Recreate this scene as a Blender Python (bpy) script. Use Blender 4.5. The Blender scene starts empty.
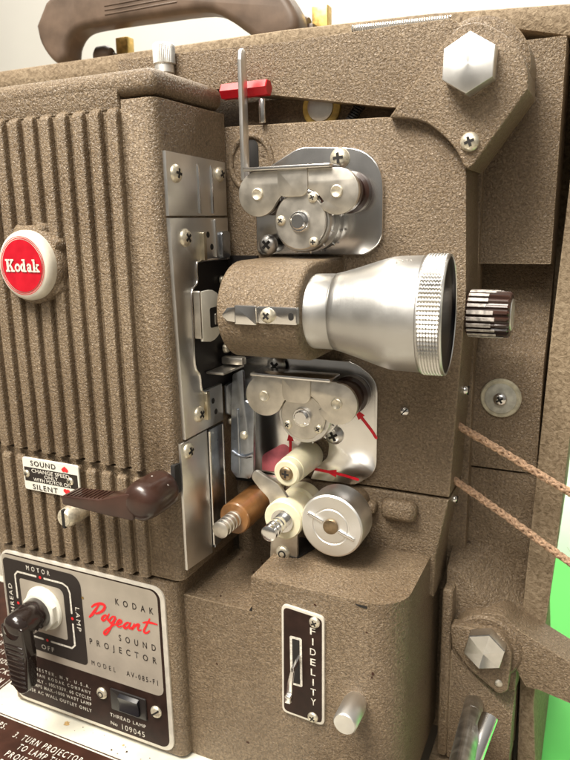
import bpy, bmesh, math, random
from mathutils import Vector, Matrix
random.seed(7)
S = 0.00075            # every length below is written in drawing units; one unit is 0.75 mm
scene = bpy.context.scene
COL = scene.collection
PI = math.pi

# ------------------------------------------------------------------ camera
cam_d = bpy.data.cameras.new("camera")
cam = bpy.data.objects.new("camera", cam_d)
COL.objects.link(cam)
right = Vector((0.90721736, 0.42028186, -0.01788357))
down = Vector((0.08009794, -0.21432145, -0.97347349))
fwd = Vector((-0.41296608, 0.88171961, -0.22809985))
rot = Matrix((right, -down, -fwd)).transposed()
cam.matrix_world = Matrix.Translation(Vector((220.46, -400.0, 71.25)) * S) @ rot.to_4x4()
cam_d.sensor_fit = 'VERTICAL'
cam_d.sensor_height = 36
cam_d.lens = 676 / 760 * 36
cam_d.clip_start = 0.005
cam_d.clip_end = 50
cam_d.dof.use_dof = True
cam_d.dof.focus_distance = 0.30
cam_d.dof.aperture_fstop = 20
scene.camera = cam

# ------------------------------------------------------------------ world: soft indoor surroundings
w = bpy.data.worlds.new("World")
scene.world = w
w.use_nodes = True
nt = w.node_tree
nt.nodes.clear()
wo = nt.nodes.new('ShaderNodeOutputWorld')
bg = nt.nodes.new('ShaderNodeBackground')
tc = nt.nodes.new('ShaderNodeTexCoord')
sx = nt.nodes.new('ShaderNodeSeparateXYZ')
rp = nt.nodes.new('ShaderNodeValToRGB')
mp = nt.nodes.new('ShaderNodeMapRange')
mp.inputs['From Min'].default_value = -1
mp.inputs['From Max'].default_value = 1
nt.links.new(tc.outputs['Generated'], sx.inputs[0])
nt.links.new(sx.outputs['Z'], mp.inputs['Value'])
nt.links.new(mp.outputs[0], rp.inputs[0])
nt.links.new(rp.outputs[0], bg.inputs[0])
nt.links.new(bg.outputs[0], wo.inputs[0])
els = rp.color_ramp.elements
els[0].position = 0.0
els[0].color = (0.22, 0.18, 0.14, 1)
els[1].position = 1.0
els[1].color = (1.0, 0.96, 0.88, 1)
for p, c in ((0.42, (0.16, 0.13, 0.10, 1)), (0.52, (0.42, 0.39, 0.34, 1)), (0.72, (0.62, 0.58, 0.52, 1))):
    e = els.new(p)
    e.color = c
bg.inputs['Strength'].default_value = 0.42

# ------------------------------------------------------------------ lamps: ceiling panel of the room, with added fill and wall lamps
def area(name, loc, target, sx_, sy_, power, color):
    l = bpy.data.lights.new(name, 'AREA')
    l.shape = 'RECTANGLE'
    l.size = sx_
    l.size_y = sy_
    l.energy = power
    l.color = color
    o = bpy.data.objects.new(name, l)
    COL.objects.link(o)
    o.location = loc
    d = Vector(target) - Vector(loc)
    o.rotation_euler = d.to_track_quat('-Z', 'Y').to_euler()
    return o
area("ceiling_or_fill_lamp", (-0.26, -0.62, 1.12), (0, 0, 0), 0.8, 0.5, 47, (1.0, 0.93, 0.82))
area("ceiling_or_fill_lamp", (0.35, -1.6, 1.35), (0, 0, 0), 1.2, 0.5, 12, (1.0, 0.94, 0.85))  # unseen lamp added as frontal fill
area("ceiling_or_fill_lamp", (-0.2, 1.0, 1.3), (-0.2, 1.35, 0), 1.6, 0.4, 34, (1.0, 0.96, 0.9))  # unseen lamp added to brighten the back wall
scene.view_settings.view_transform = 'Standard'
scene.view_settings.look = 'None'
scene.view_settings.exposure = 0.0
scene.view_settings.gamma = 1.0
scene.cycles.use_denoising = True
scene.cycles.max_bounces = 8

# ------------------------------------------------------------------ materials
def new_mat(name):
    m = bpy.data.materials.new(name)
    m.use_nodes = True
    b = m.node_tree.nodes['Principled BSDF']
    return m, m.node_tree, b

def lnk(t, a, b):
    t.links.new(a, b)

def plain(name, col, rough=0.5, metal=0.0, noise=0.0, nscale=200, spec=0.5, bump=0.0, bscale=1500, coat=0.0):
    m, t, b = new_mat(name)
    b.inputs['Base Color'].default_value = (*col, 1)
    b.inputs['Roughness'].default_value = rough
    b.inputs['Metallic'].default_value = metal
    b.inputs['Specular IOR Level'].default_value = spec
    b.inputs['Coat Weight'].default_value = coat
    tcn = t.nodes.new('ShaderNodeTexCoord')
    if noise > 0:
        n = t.nodes.new('ShaderNodeTexNoise')
        n.inputs['Scale'].default_value = nscale
        n.inputs['Detail'].default_value = 6
        lnk(t, tcn.outputs['Object'], n.inputs['Vector'])
        r = t.nodes.new('ShaderNodeValToRGB')
        r.color_ramp.elements[0].position = 0.35
        r.color_ramp.elements[1].position = 0.65
        r.color_ramp.elements[0].color = (*[c * (1 - noise) for c in col], 1)
        r.color_ramp.elements[1].color = (*[min(1, c * (1 + noise * 0.4)) for c in col], 1)
        lnk(t, n.outputs['Fac'], r.inputs[0])
        lnk(t, r.outputs[0], b.inputs['Base Color'])
        mr = t.nodes.new('ShaderNodeMapRange')
        mr.inputs['To Min'].default_value = rough * 0.8
        mr.inputs['To Max'].default_value = min(1, rough * 1.35)
        lnk(t, n.outputs['Fac'], mr.inputs['Value'])
        lnk(t, mr.outputs[0], b.inputs['Roughness'])
    if bump > 0:
        n2 = t.nodes.new('ShaderNodeTexNoise')
        n2.inputs['Scale'].default_value = bscale
        n2.inputs['Detail'].default_value = 3
        lnk(t, tcn.outputs['Object'], n2.inputs['Vector'])
        bp = t.nodes.new('ShaderNodeBump')
        bp.inputs['Strength'].default_value = bump
        bp.inputs['Distance'].default_value = 0.0002
        lnk(t, n2.outputs['Fac'], bp.inputs['Height'])
        lnk(t, bp.outputs[0], b.inputs['Normal'])
    return m

def metal(name, col, rough, aniso=0.0, axis='Y', noise=0.15, nscale=300, scratch=0.0):
    m = plain(name, col, rough, 1.0, noise, nscale)
    t = m.node_tree
    b = t.nodes['Principled BSDF']
    if aniso:
        b.inputs['Anisotropic'].default_value = aniso
        tg = t.nodes.new('ShaderNodeTangent')
        tg.direction_type = 'RADIAL'
        tg.axis = axis
        lnk(t, tg.outputs[0], b.inputs['Tangent'])
    if scratch:
        tcn = t.nodes.new('ShaderNodeTexCoord')
        mpn = t.nodes.new('ShaderNodeMapping')
        sc = {'X': (9000, 30, 30), 'Y': (30, 9000, 30), 'Z': (40, 40, 7000)}[axis]
        mpn.inputs['Scale'].default_value = sc
        n = t.nodes.new('ShaderNodeTexNoise')
        n.inputs['Scale'].default_value = 1.0
        n.inputs['Detail'].default_value = 2
        lnk(t, tcn.outputs['Object'], mpn.inputs[0])
        lnk(t, mpn.outputs[0], n.inputs['Vector'])
        bp = t.nodes.new('ShaderNodeBump')
        bp.inputs['Strength'].default_value = scratch
        bp.inputs['Distance'].default_value = 0.00005
        lnk(t, n.outputs['Fac'], bp.inputs['Height'])
        lnk(t, bp.outputs[0], b.inputs['Normal'])
    return m

def wrinkle(name, dark, mid, light, scale=850, rough=0.42, strength=0.8):
    """wrinkle-finish enamel: speckled brown paint over a pebbled surface"""
    m, t, b = new_mat(name)
    tcn = t.nodes.new('ShaderNodeTexCoord')
    n = t.nodes.new('ShaderNodeTexNoise')
    n.inputs['Scale'].default_value = scale
    n.inputs['Detail'].default_value = 3
    n.inputs['Roughness'].default_value = 0.6
    n.inputs['Distortion'].default_value = 0.6
    lnk(t, tcn.outputs['Object'], n.inputs['Vector'])
    r = t.nodes.new('ShaderNodeValToRGB')
    e = r.color_ramp.elements
    e[0].position = 0.30
    e[0].color = (*dark, 1)
    e[1].position = 0.74
    e[1].color = (*light, 1)
    x = e.new(0.5)
    x.color = (*mid, 1)
    lnk(t, n.outputs['Fac'], r.inputs[0])
    big = t.nodes.new('ShaderNodeTexNoise')
    big.inputs['Scale'].default_value = 22
    big.inputs['Detail'].default_value = 5
    lnk(t, tcn.outputs['Object'], big.inputs['Vector'])
    rb = t.nodes.new('ShaderNodeValToRGB')
    rb.color_ramp.elements[0].position = 0.3
    rb.color_ramp.elements[0].color = (0.8, 0.77, 0.74, 1)
    rb.color_ramp.elements[1].position = 0.65
    rb.color_ramp.elements[1].color = (1, 1, 1, 1)
    lnk(t, big.outputs['Fac'], rb.inputs[0])
    mx = t.nodes.new('ShaderNodeMix')
    mx.data_type = 'RGBA'
    mx.blend_type = 'MULTIPLY'
    mx.inputs[0].default_value = 1.0
    lnk(t, r.outputs[0], mx.inputs[6])
    lnk(t, rb.outputs[0], mx.inputs[7])
    # small dark chips in the paint
    chip = t.nodes.new('ShaderNodeTexNoise')
    chip.inputs['Scale'].default_value = 130
    chip.inputs['Detail'].default_value = 4
    lnk(t, tcn.outputs['Object'], chip.inputs['Vector'])
    rc = t.nodes.new('ShaderNodeValToRGB')
    rc.color_ramp.elements[0].position = 0.24
    rc.color_ramp.elements[0].color = (0.35, 0.3, 0.27, 1)
    rc.color_ramp.elements[1].position = 0.29
    rc.color_ramp.elements[1].color = (1, 1, 1, 1)
    lnk(t, chip.outputs['Fac'], rc.inputs[0])
    mx2 = t.nodes.new('ShaderNodeMix')
    mx2.data_type = 'RGBA'
    mx2.blend_type = 'MULTIPLY'
    mx2.inputs[0].default_value = 1.0
    lnk(t, mx.outputs[2], mx2.inputs[6])
    lnk(t, rc.outputs[0], mx2.inputs[7])
    bv = t.nodes.new('ShaderNodeBevel')
    bv.samples = 3
    bv.inputs['Radius'].default_value = 0.0011
    ge = t.nodes.new('ShaderNodeNewGeometry')
    dt = t.nodes.new('ShaderNodeVectorMath')
    dt.operation = 'DOT_PRODUCT'
    lnk(t, bv.outputs[0], dt.inputs[0])
    lnk(t, ge.outputs['Normal'], dt.inputs[1])
    mre = t.nodes.new('ShaderNodeMapRange')
    mre.inputs['From Min'].default_value = 0.995
    mre.inputs['From Max'].default_value = 0.90
    mre.inputs['To Max'].default_value = 0.75
    lnk(t, dt.outputs['Value'], mre.inputs['Value'])
    mul = t.nodes.new('ShaderNodeMath')
    mul.operation = 'MULTIPLY'
    lnk(t, mre.outputs[0], mul.inputs[0])
    rn = t.nodes.new('ShaderNodeValToRGB')
    rn.color_ramp.elements[0].position = 0.40
    rn.color_ramp.elements[1].position = 0.58
    lnk(t, big.outputs['Fac'], rn.inputs[0])
    lnk(t, rn.outputs[0], mul.inputs[1])
    mx3 = t.nodes.new('ShaderNodeMix')
    mx3.data_type = 'RGBA'
    lnk(t, mul.outputs[0], mx3.inputs[0])
    lnk(t, mx2.outputs[2], mx3.inputs[6])
    mx3.inputs[7].default_value = (*[min(1, c * 1.35) for c in light], 1)
    lnk(t, mx3.outputs[2], b.inputs['Base Color'])
    mro = t.nodes.new('ShaderNodeMapRange')
    mro.inputs['To Min'].default_value = rough * 0.75
    mro.inputs['To Max'].default_value = rough * 1.4
    lnk(t, big.outputs['Fac'], mro.inputs['Value'])
    lnk(t, mro.outputs[0], b.inputs['Roughness'])
    bp = t.nodes.new('ShaderNodeBump')
    bp.inputs['Strength'].default_value = strength
    bp.inputs['Distance'].default_value = 0.0011
    lnk(t, n.outputs['Fac'], bp.inputs['Height'])
    lnk(t, bp.outputs[0], b.inputs['Normal'])
    return m

PAINT = wrinkle("brown_wrinkle_enamel", (0.128, 0.091, 0.056), (0.206, 0.150, 0.095), (0.335, 0.256, 0.170), scale=930, rough=0.30, strength=1.0)
BOARD = wrinkle("tan_fibre_board", (0.155, 0.110, 0.064), (0.265, 0.20, 0.128), (0.38, 0.30, 0.205), scale=500, rough=0.7, strength=0.7)
ALU_X = metal("turned_aluminium_x", (0.56, 0.555, 0.54), 0.32, 0.6, 'X', 0.05, 90, 0.6)
ALU_Y = metal("turned_aluminium_y", (0.86, 0.85, 0.83), 0.38, 0.45, 'Y', 0.04, 120)
ALU = metal("satin_aluminium", (0.78, 0.77, 0.74), 0.38, noise=0.1)
KNURL = metal("knurled_aluminium", (0.80, 0.79, 0.77), 0.3, noise=0.05)
CHROME = metal("chromed_plate", (0.84, 0.83, 0.82), 0.18, axis='Z', noise=0.12, nscale=60, scratch=0.06)
STEEL = metal("brushed_steel", (0.80, 0.79, 0.77), 0.33, axis='X', noise=0.10, nscale=50, scratch=0.06)
BLUE_STEEL = metal("blued_steel", (0.42, 0.45, 0.50), 0.28, noise=0.15)
NICKEL = metal("satin_nickel", (0.74, 0.70, 0.63), 0.38, axis='Z', noise=0.2, nscale=140, scratch=0.08)
SCREW = plain("zinc_screw", (0.80, 0.74, 0.60), 0.36, 0.75, noise=0.25, nscale=700)
BRASS = metal("old_brass", (0.72, 0.50, 0.17), 0.35, noise=0.3)
RUNNER = metal("worn_runner", (0.70, 0.63, 0.48), 0.32, noise=0.2)
BRONZE = metal("dark_bronze", (0.36, 0.27, 0.17), 0.4, noise=0.3)
DARK = plain("dark_recess", (0.012, 0.010, 0.009), 0.7)
BLACK = plain("black_enamel", (0.014, 0.012, 0.012), 0.38, bump=0.1)
BAKELITE = plain("brown_bakelite", (0.045, 0.020, 0.014), 0.28, noise=0.35, nscale=90, coat=0.2, bump=0.06, bscale=900)
BLACKBAK = plain("dark_bakelite", (0.018, 0.011, 0.009), 0.18, noise=0.25, nscale=90, coat=0.5, bump=0.12, bscale=700)
HANDLE = plain("handle_bakelite", (0.125, 0.085, 0.060), 0.45, noise=0.35, nscale=60, coat=0.08, bump=0.06, bscale=600)
WORN = plain("worn_white_paint", (0.60, 0.55, 0.51), 0.6, noise=0.55, nscale=420)
TAN_ROLLER = plain("amber_fibre", (0.27, 0.125, 0.042), 0.33, noise=0.35, nscale=160, coat=0.2)
IVORY = plain("ivory_nylon", (0.74, 0.69, 0.50), 0.38, noise=0.12, nscale=130)
IVORY.node_tree.nodes['Principled BSDF'].inputs['Subsurface Weight'].default_value = 0.25
IVORY.node_tree.nodes['Principled BSDF'].inputs['Subsurface Radius'].default_value = (0.002, 0.0015, 0.0008)
WHITE = plain("white_enamel", (0.76, 0.74, 0.66), 0.4, noise=0.1, nscale=120, bump=0.05)
SHELFW = plain("white_tray_paint", (0.70, 0.68, 0.58), 0.45, noise=0.2, nscale=45, bump=0.1, bscale=700)
BADGEW = plain("ivory_badge", (0.74, 0.70, 0.60), 0.3, noise=0.1, nscale=150, coat=0.3)
RED = plain("red_enamel", (0.52, 0.004, 0.018), 0.4, noise=0.12, nscale=200, coat=0.1)
REDP = plain("red_paint", (0.80, 0.012, 0.03), 0.5, noise=0.25, nscale=500)
REDGRIP = plain("red_grip", (0.50, 0.006, 0.014), 0.36, noise=0.15)
RED_REFLECT = plain("painted_red_reflection", (0.80, 0.22, 0.28), 0.32, 0.5, noise=0.6, nscale=70)  # pink tint standing for a red reflection in chrome
BROWNP = plain("brown_plate_ink", (0.026, 0.012, 0.009), 0.4, noise=0.35, nscale=160, spec=0.22)
BROWNL = plain("brown_tray_ink", (0.048, 0.018, 0.011), 0.42, noise=0.35, nscale=90, spec=0.25)
SILVER = plain("silver_plate_ink", (0.52, 0.47, 0.40), 0.38, 0.45, noise=0.12, nscale=60)
BORDER = plain("plate_border", (0.72, 0.68, 0.60), 0.35, 0.3, noise=0.12)
INKB = plain("black_ink", (0.02, 0.014, 0.012), 0.5, noise=0.3, nscale=900)
INKW = plain("white_ink", (0.72, 0.68, 0.60), 0.5, noise=0.35, nscale=900)
INKR = plain("script_red_ink", (0.78, 0.02, 0.025), 0.45)
CORD = plain("pink_brown_cord", (0.50, 0.325, 0.21), 0.85, noise=0.4, nscale=900, bump=0.6, bscale=2500)
WOODD = plain("dark_edge", (0.03, 0.02, 0.014), 0.8, noise=0.5, nscale=500)
RUBBER = plain("yellowed_rubber", (0.62, 0.44, 0.12), 0.5, noise=0.3, nscale=300)
FIBREW = plain("grey_fibre_washer", (0.52, 0.51, 0.44), 0.5, noise=0.25, nscale=300)
GLASS = plain("dark_lens_glass", (0.008, 0.008, 0.012), 0.3)
GREENT = plain("green_table_cover", (0.15, 0.78, 0.15), 0.6, noise=0.08, nscale=8)
WALLM = plain("white_wall_paint", (0.78, 0.76, 0.70), 0.8, noise=0.05, nscale=3)

# ------------------------------------------------------------------ mesh helpers
class G:
    """collects shapes; build() links them as one mesh object"""
    def __init__(self):
        self.bm = bmesh.new()
        self.k = 0

    def add(self, tmp, mi=0, recalc=True):
        if recalc:
            bmesh.ops.recalc_face_normals(tmp, faces=tmp.faces)
        for f in tmp.faces:
            f.material_index = mi
        me = bpy.data.meshes.new("tmp")
        tmp.to_mesh(me)
        tmp.free()
        self.bm.from_mesh(me)
        bpy.data.meshes.remove(me)
        return self

    def prism(self, poly, d0, d1, plane='XZ', bevel=0.0, segs=2, mi=0, sel=None, both=False):
        """poly in the plane, extruded from d0 (the front) to d1"""
        mapf = {'XZ': lambda a, b, d: (a, d, b), 'YZ': lambda a, b, d: (d, a, b), 'XY': lambda a, b, d: (a, b, d)}[plane]
        t = bmesh.new()
        v0 = [t.verts.new(mapf(a, b, d0)) for a, b in poly]
        v1 = [t.verts.new(mapf(a, b, d1)) for a, b in poly]
        t.faces.new(v0)
        t.faces.new(list(reversed(v1)))
        n = len(poly)
        for i in range(n):
            j = (i + 1) % n
            t.faces.new((v0[i], v1[i], v1[j], v0[j]))
        bmesh.ops.recalc_face_normals(t, faces=t.faces)
        if sel:
            for pred, off, sg in sel:
                es = [e for e in t.edges if all(pred(v.co) for v in e.verts)]
                if es:
                    bmesh.ops.bevel(t, geom=es, offset=off, segments=sg, affect='EDGES', profile=0.5, clamp_overlap=True)
        if bevel > 0:
            ax = {'XZ': 1, 'YZ': 0, 'XY': 2}[plane]
            ds = (d0, d1) if both else (d0,)
            es = [e for e in t.edges if any(all(abs(v.co[ax] - d) < 1e-4 for v in e.verts) for d in ds)]
            bmesh.ops.bevel(t, geom=es, offset=bevel, segments=segs, affect='EDGES', profile=0.5, clamp_overlap=True)
        return self.add(t, mi)

    def loft(self, polyA, dA, polyB, dB, bevel=0.0, mi=0):
        t = bmesh.new()
        v0 = [t.verts.new((a, dA, b)) for a, b in polyA]
        v1 = [t.verts.new((a, dB, b)) for a, b in polyB]
        t.faces.new(v0)
        t.faces.new(list(reversed(v1)))
        n = len(v0)
        for i in range(n):
            j = (i + 1) % n
            t.faces.new((v0[i], v1[i], v1[j], v0[j]))
        bmesh.ops.recalc_face_normals(t, faces=t.faces)
        if bevel:
            es = [e for e in t.edges if not all(abs(v.co.y - dB) < 1e-4 for v in e.verts)]
            bmesh.ops.bevel(t, geom=es, offset=bevel, segments=2, affect='EDGES', profile=0.5, clamp_overlap=True)
        return self.add(t, mi)

    def box(self, x0, x1, y0, y1, z0, z1, bevel=0.0, segs=2, mi=0, mat=None):
        t = bmesh.new()
        bmesh.ops.create_cube(t, size=1)
        for v in t.verts:
            v.co = Vector((x0 + (v.co.x + .5) * (x1 - x0), y0 + (v.co.y + .5) * (y1 - y0), z0 + (v.co.z + .5) * (z1 - z0)))
        if bevel:
            bmesh.ops.bevel(t, geom=t.edges[:], offset=bevel, segments=segs, affect='EDGES', profile=0.5, clamp_overlap=True)
        if mat:
            bmesh.ops.transform(t, matrix=mat, verts=t.verts)
        return self.add(t, mi)

    def lathe(self, origin, axis, prof, seg=48, mi=0, mod=None):
        """prof: (distance along the axis, radius)"""
        o = Vector(origin)
        ax = Vector(axis).normalized()
        q = Vector((0, 0, 1)).rotation_difference(ax) if abs(ax.z) < .999 else None
        u = Vector((1, 0, 0)) if abs(ax.x) < .9 else Vector((0, 1, 0))
        u = (u - ax * u.dot(ax)).normalized()
        vv = ax.cross(u)
        t = bmesh.new()
        rings = []
        for k, (d, r) in enumerate(prof):
            if r <= 1e-6:
                rings.append([t.verts.new(o + ax * d)])
            else:
                ring = []
                for i in range(seg):
                    a = 2 * PI * i / seg
                    rr = r * (mod(k, i) if mod else 1)
                    ring.append(t.verts.new(o + ax * d + (u * math.cos(a) + vv * math.sin(a)) * rr))
                rings.append(ring)
        for A, B in zip(rings, rings[1:]):
            if len(A) == 1 and len(B) == 1:
                continue
            for i in range(seg):
                j = (i + 1) % seg
                if len(A) == 1:
                    t.faces.new((A[0], B[j], B[i]))
                elif len(B) == 1:
                    t.faces.new((A[i], A[j], B[0]))
                else:
                    t.faces.new((A[i], A[j], B[j], B[i]))
        return self.add(t, mi)

    def cyl(self, p0, p1, r, bev=0.5, seg=40, mi=0):
        """solid round bar with eased ends"""
        d = (Vector(p1) - Vector(p0))
        L = d.length
        return self.lathe(p0, d, [(0, 0), (0, r - bev), (bev * .3, r - bev * .3), (bev, r), (L - bev, r), (L - bev * .3, r - bev * .3), (L, r - bev), (L, 0)], seg, mi)

    def tube(self, pts, r, seg=12, mi=0, closed=False):
        pts = [Vector(p) for p in pts]
        t = bmesh.new()
        n = len(pts)
        prev = None
        rings = []
        for i, p in enumerate(pts):
            if closed:
                d = pts[(i + 1) % n] - pts[i - 1]
            else:
                d = pts[min(i + 1, n - 1)] - pts[max(i - 1, 0)]
            d.normalize()
            if prev is None:
                a = Vector((0, 0, 1)) if abs(d.z) < .9 else Vector((1, 0, 0))
                u = (a - d * a.dot(d)).normalized()
            else:
                u = (prev - d * prev.dot(d)).normalized()
            prev = u
            w_ = d.cross(u)
            rr = r(i / (n - 1)) if callable(r) else r
            rings.append([t.verts.new(p + (u * math.cos(2 * PI * k / seg) + w_ * math.sin(2 * PI * k / seg)) * rr) for k in range(seg)])
        m = n if closed else n - 1
        for i in range(m):
            A, B = rings[i], rings[(i + 1) % n]
            for k in range(seg):
                j = (k + 1) % seg
                t.faces.new((A[k], A[j], B[j], B[k]))
        if not closed:
            t.faces.new(list(reversed(rings[0])))
            t.faces.new(rings[-1])
        return self.add(t, mi)

    def ribbon(self, pts, w_, o, u, v, mi=0, lift=0.0, taper=False):
        """flat stroke of lettering in the plane o + u*a + v*b"""
        o, u, v = Vector(o), Vector(u), Vector(v)
        nrm = u.cross(v)
        self.k += 1
        lift += 0.02 * (self.k % 9)
        n = len(pts)
        t = bmesh.new()
        L, R = [], []
        for i in range(n):
            a = Vector(pts[max(i - 1, 0)])
            b = Vector(pts[min(i + 1, n - 1)])
            d = (b - a)
            d = d.normalized() if d.length > 1e-9 else Vector((1, 0))
            pn = Vector((-d.y, d.x))
            ww = w_ / 2
            if taper:
                s = i / (n - 1)
                ww *= 0.65 + 0.5 * math.sin(PI * s)
            p = Vector(pts[i])
            q1, q2 = p + pn * ww, p - pn * ww
            lf = lift + 0.12 * i / n
            L.append(t.verts.new(o + u * q1.x + v * q1.y + nrm * lf))
            R.append(t.verts.new(o + u * q2.x + v * q2.y + nrm * lf))
        for i in range(n - 1):
            t.faces.new((L[i], R[i], R[i + 1], L[i + 1]))
        # round ends
        for c, dirn in ((0, -1), (n - 1, 1)):
            ce = Vector(pts[c])
            a = Vector(pts[max(c - 1, 0)])
            b = Vector(pts[min(c + 1, n - 1)])
            d = (b - a).normalized() * dirn
            pn = Vector((-d.y, d.x))
            ww = w_ / 2 * (0.65 if taper else 1)
            fan = []
            lf = lift + (0.12 if c else -0.02)
            for k in range(7):
                an = -PI / 2 + PI * k / 6
                q1 = ce + pn * (ww * math.sin(an)) + d * (ww * math.cos(an))
                fan.append(t.verts.new(o + u * q1.x + v * q1.y + nrm * lf))
            t.faces.new(fan)
        for f in t.faces:
            f.normal_update()
            if f.normal.dot(nrm) < 0:
                f.normal_flip()
        return self.add(t, mi, recalc=False)

    def poly(self, pts, o, u, v, mi=0, lift=0.0):
        o, u, v = Vector(o), Vector(u), Vector(v)
        nrm = u.cross(v)
        t = bmesh.new()
        f = t.faces.new([t.verts.new(o + u * a + v * b + nrm * lift) for a, b in pts])
        f.normal_update()
        if f.normal.dot(nrm) < 0:
            f.normal_flip()
        return self.add(t, mi, recalc=False)

    def text(self, body, x, z, wdt, h, o, u, v, mi=0, lift=0.25, sp=1.0, bold=0.0, rot=0.0):
        """printed lettering; (x, z) is the lower left corner, wdt and h its size"""
        cu = bpy.data.curves.new("t", 'FONT')
        cu.body = body
        cu.size = 1
        cu.space_character = sp
        cu.offset = bold
        cu.resolution_u = 3
        ob = bpy.data.objects.new("t", cu)
        COL.objects.link(ob)
        dg = bpy.context.evaluated_depsgraph_get()
        me = bpy.data.meshes.new_from_object(ob.evaluated_get(dg))
        bpy.data.objects.remove(ob)
        bpy.data.curves.remove(cu)
        if not me.vertices:
            return self
        xs = [p.co.x for p in me.vertices]
        ys = [p.co.y for p in me.vertices]
        x0, x1 = min(xs), max(xs)
        cap = 0.70
        ksx = wdt / (x1 - x0)
        ksy = h / cap
        c, s = math.cos(rot), math.sin(rot)
        o, u, v = Vector(o), Vector(u), Vector(v)
        nrm = u.cross(v)
        for p in me.vertices:
            a, b = (p.co.x - x0) * ksx, p.co.y * ksy
            a, b = a * c - b * s, a * s + b * c
            p.co = o + u * (x + a) + v * (z + b) + nrm * lift
        t = bmesh.new()
        t.from_mesh(me)
        bpy.data.meshes.remove(me)
        for f in t.faces:
            f.normal_update()
            if f.normal.dot(nrm) < 0:
                f.normal_flip()
        return self.add(t, mi, recalc=False)

    def build(self, name, mats, parent=None, angle=38, smooth=True):
        me = bpy.data.meshes.new(name)
        for v in self.bm.verts:
            v.co = v.co * S
        # origin at the centre of the shape
        if self.bm.verts:
            lo = Vector([min(v.co[i] for v in self.bm.verts) for i in range(3)])
            hi = Vector([max(v.co[i] for v in self.bm.verts) for i in range(3)])
            c = (lo + hi) / 2
        else:
            c = Vector()
        for v in self.bm.verts:
            v.co -= c
        self.bm.to_mesh(me)
        self.bm.free()
        if not isinstance(mats, (list, tuple)):
            mats = [mats]
        for m in mats:
            me.materials.append(m)
        if smooth:
            for p in me.polygons:
                p.use_smooth = True
            me.set_sharp_from_angle(angle=math.radians(angle))
        ob = bpy.data.objects.new(name, me)
        COL.objects.link(ob)
        ob.location = c
        if parent is not None:
            ob.parent = parent
            wp = Vector()
            q = parent
            while q is not None:
                wp += q.location
                q = q.parent
            ob.location = c - wp
        return ob

def rr(x0, x1, z0, z1, r, seg=6):
    """rounded rectangle; r one radius or four (lower left, lower right, upper right, upper left)"""
    if not isinstance(r, (list, tuple)):
        r = (r,) * 4
    out = []
    for (cx, cz, a0, q) in ((x0 + r[0], z0 + r[0], PI, r[0]), (x1 - r[1], z0 + r[1], 1.5 * PI, r[1]),
                            (x1 - r[2], z1 - r[2], 0, r[2]), (x0 + r[3], z1 - r[3], .5 * PI, r[3])):
        for k in range(seg + 1):
            a = a0 + .5 * PI * k / seg
            out.append((cx + q * math.cos(a), cz + q * math.sin(a)))
    return out

def rpoly(pts, r, seg=5):
    """polygon with rounded corners; r one radius or a list"""
    n = len(pts)
    out = []
    for i in range(n):
        p = Vector(pts[i])
        a = (Vector(pts[i - 1]) - p)
        b = (Vector(pts[(i + 1) % n]) - p)
        q = r[i] if isinstance(r, (list, tuple)) else r
        if q <= 0:
            out.append((p.x, p.y))
            continue
        an = a.angle(b)
        d = min(q / math.tan(an / 2), a.length * .49, b.length * .49)
        s = p + a.normalized() * d
        e = p + b.normalized() * d
        for k in range(seg + 1):
            t = k / seg
            c = s * (1 - t) ** 2 + p * 2 * t * (1 - t) + e * t * t
            out.append((c.x, c.y))
    return out

def arc(cx, cz, r, a0, a1, n=16):
    return [(cx + r * math.cos(math.radians(a0 + (a1 - a0) * k / n)), cz + r * math.sin(math.radians(a0 + (a1 - a0) * k / n))) for k in range(n + 1)]

def smooth_path(pts, n=6):
    out = []
    P = [Vector(p) for p in pts]
    P = [P[0] * 2 - P[1]] + P + [P[-1] * 2 - P[-2]]
    for i in range(1, len(P) - 2):
        for k in range(n):
            t = k / n
            a, b, c, d = P[i - 1], P[i], P[i + 1], P[i + 2]
            out.append(0.5 * ((2 * b) + (c - a) * t + (2 * a - 5 * b + 4 * c - d) * t * t + (3 * b - a - 3 * c + d) * t ** 3))
    out.append(P[-2])
    return out

def thing(name, label, cat, loc, group=None):
    o = bpy.data.objects.new(name, None)
    COL.objects.link(o)
    o.empty_display_size = 0.02
    o.location = Vector(loc) * S
    o['label'] = label
    o['category'] = cat
    if group:
        o['group'] = group
    return o

def structure(o):
    o['kind'] = 'structure'
    return o

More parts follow.
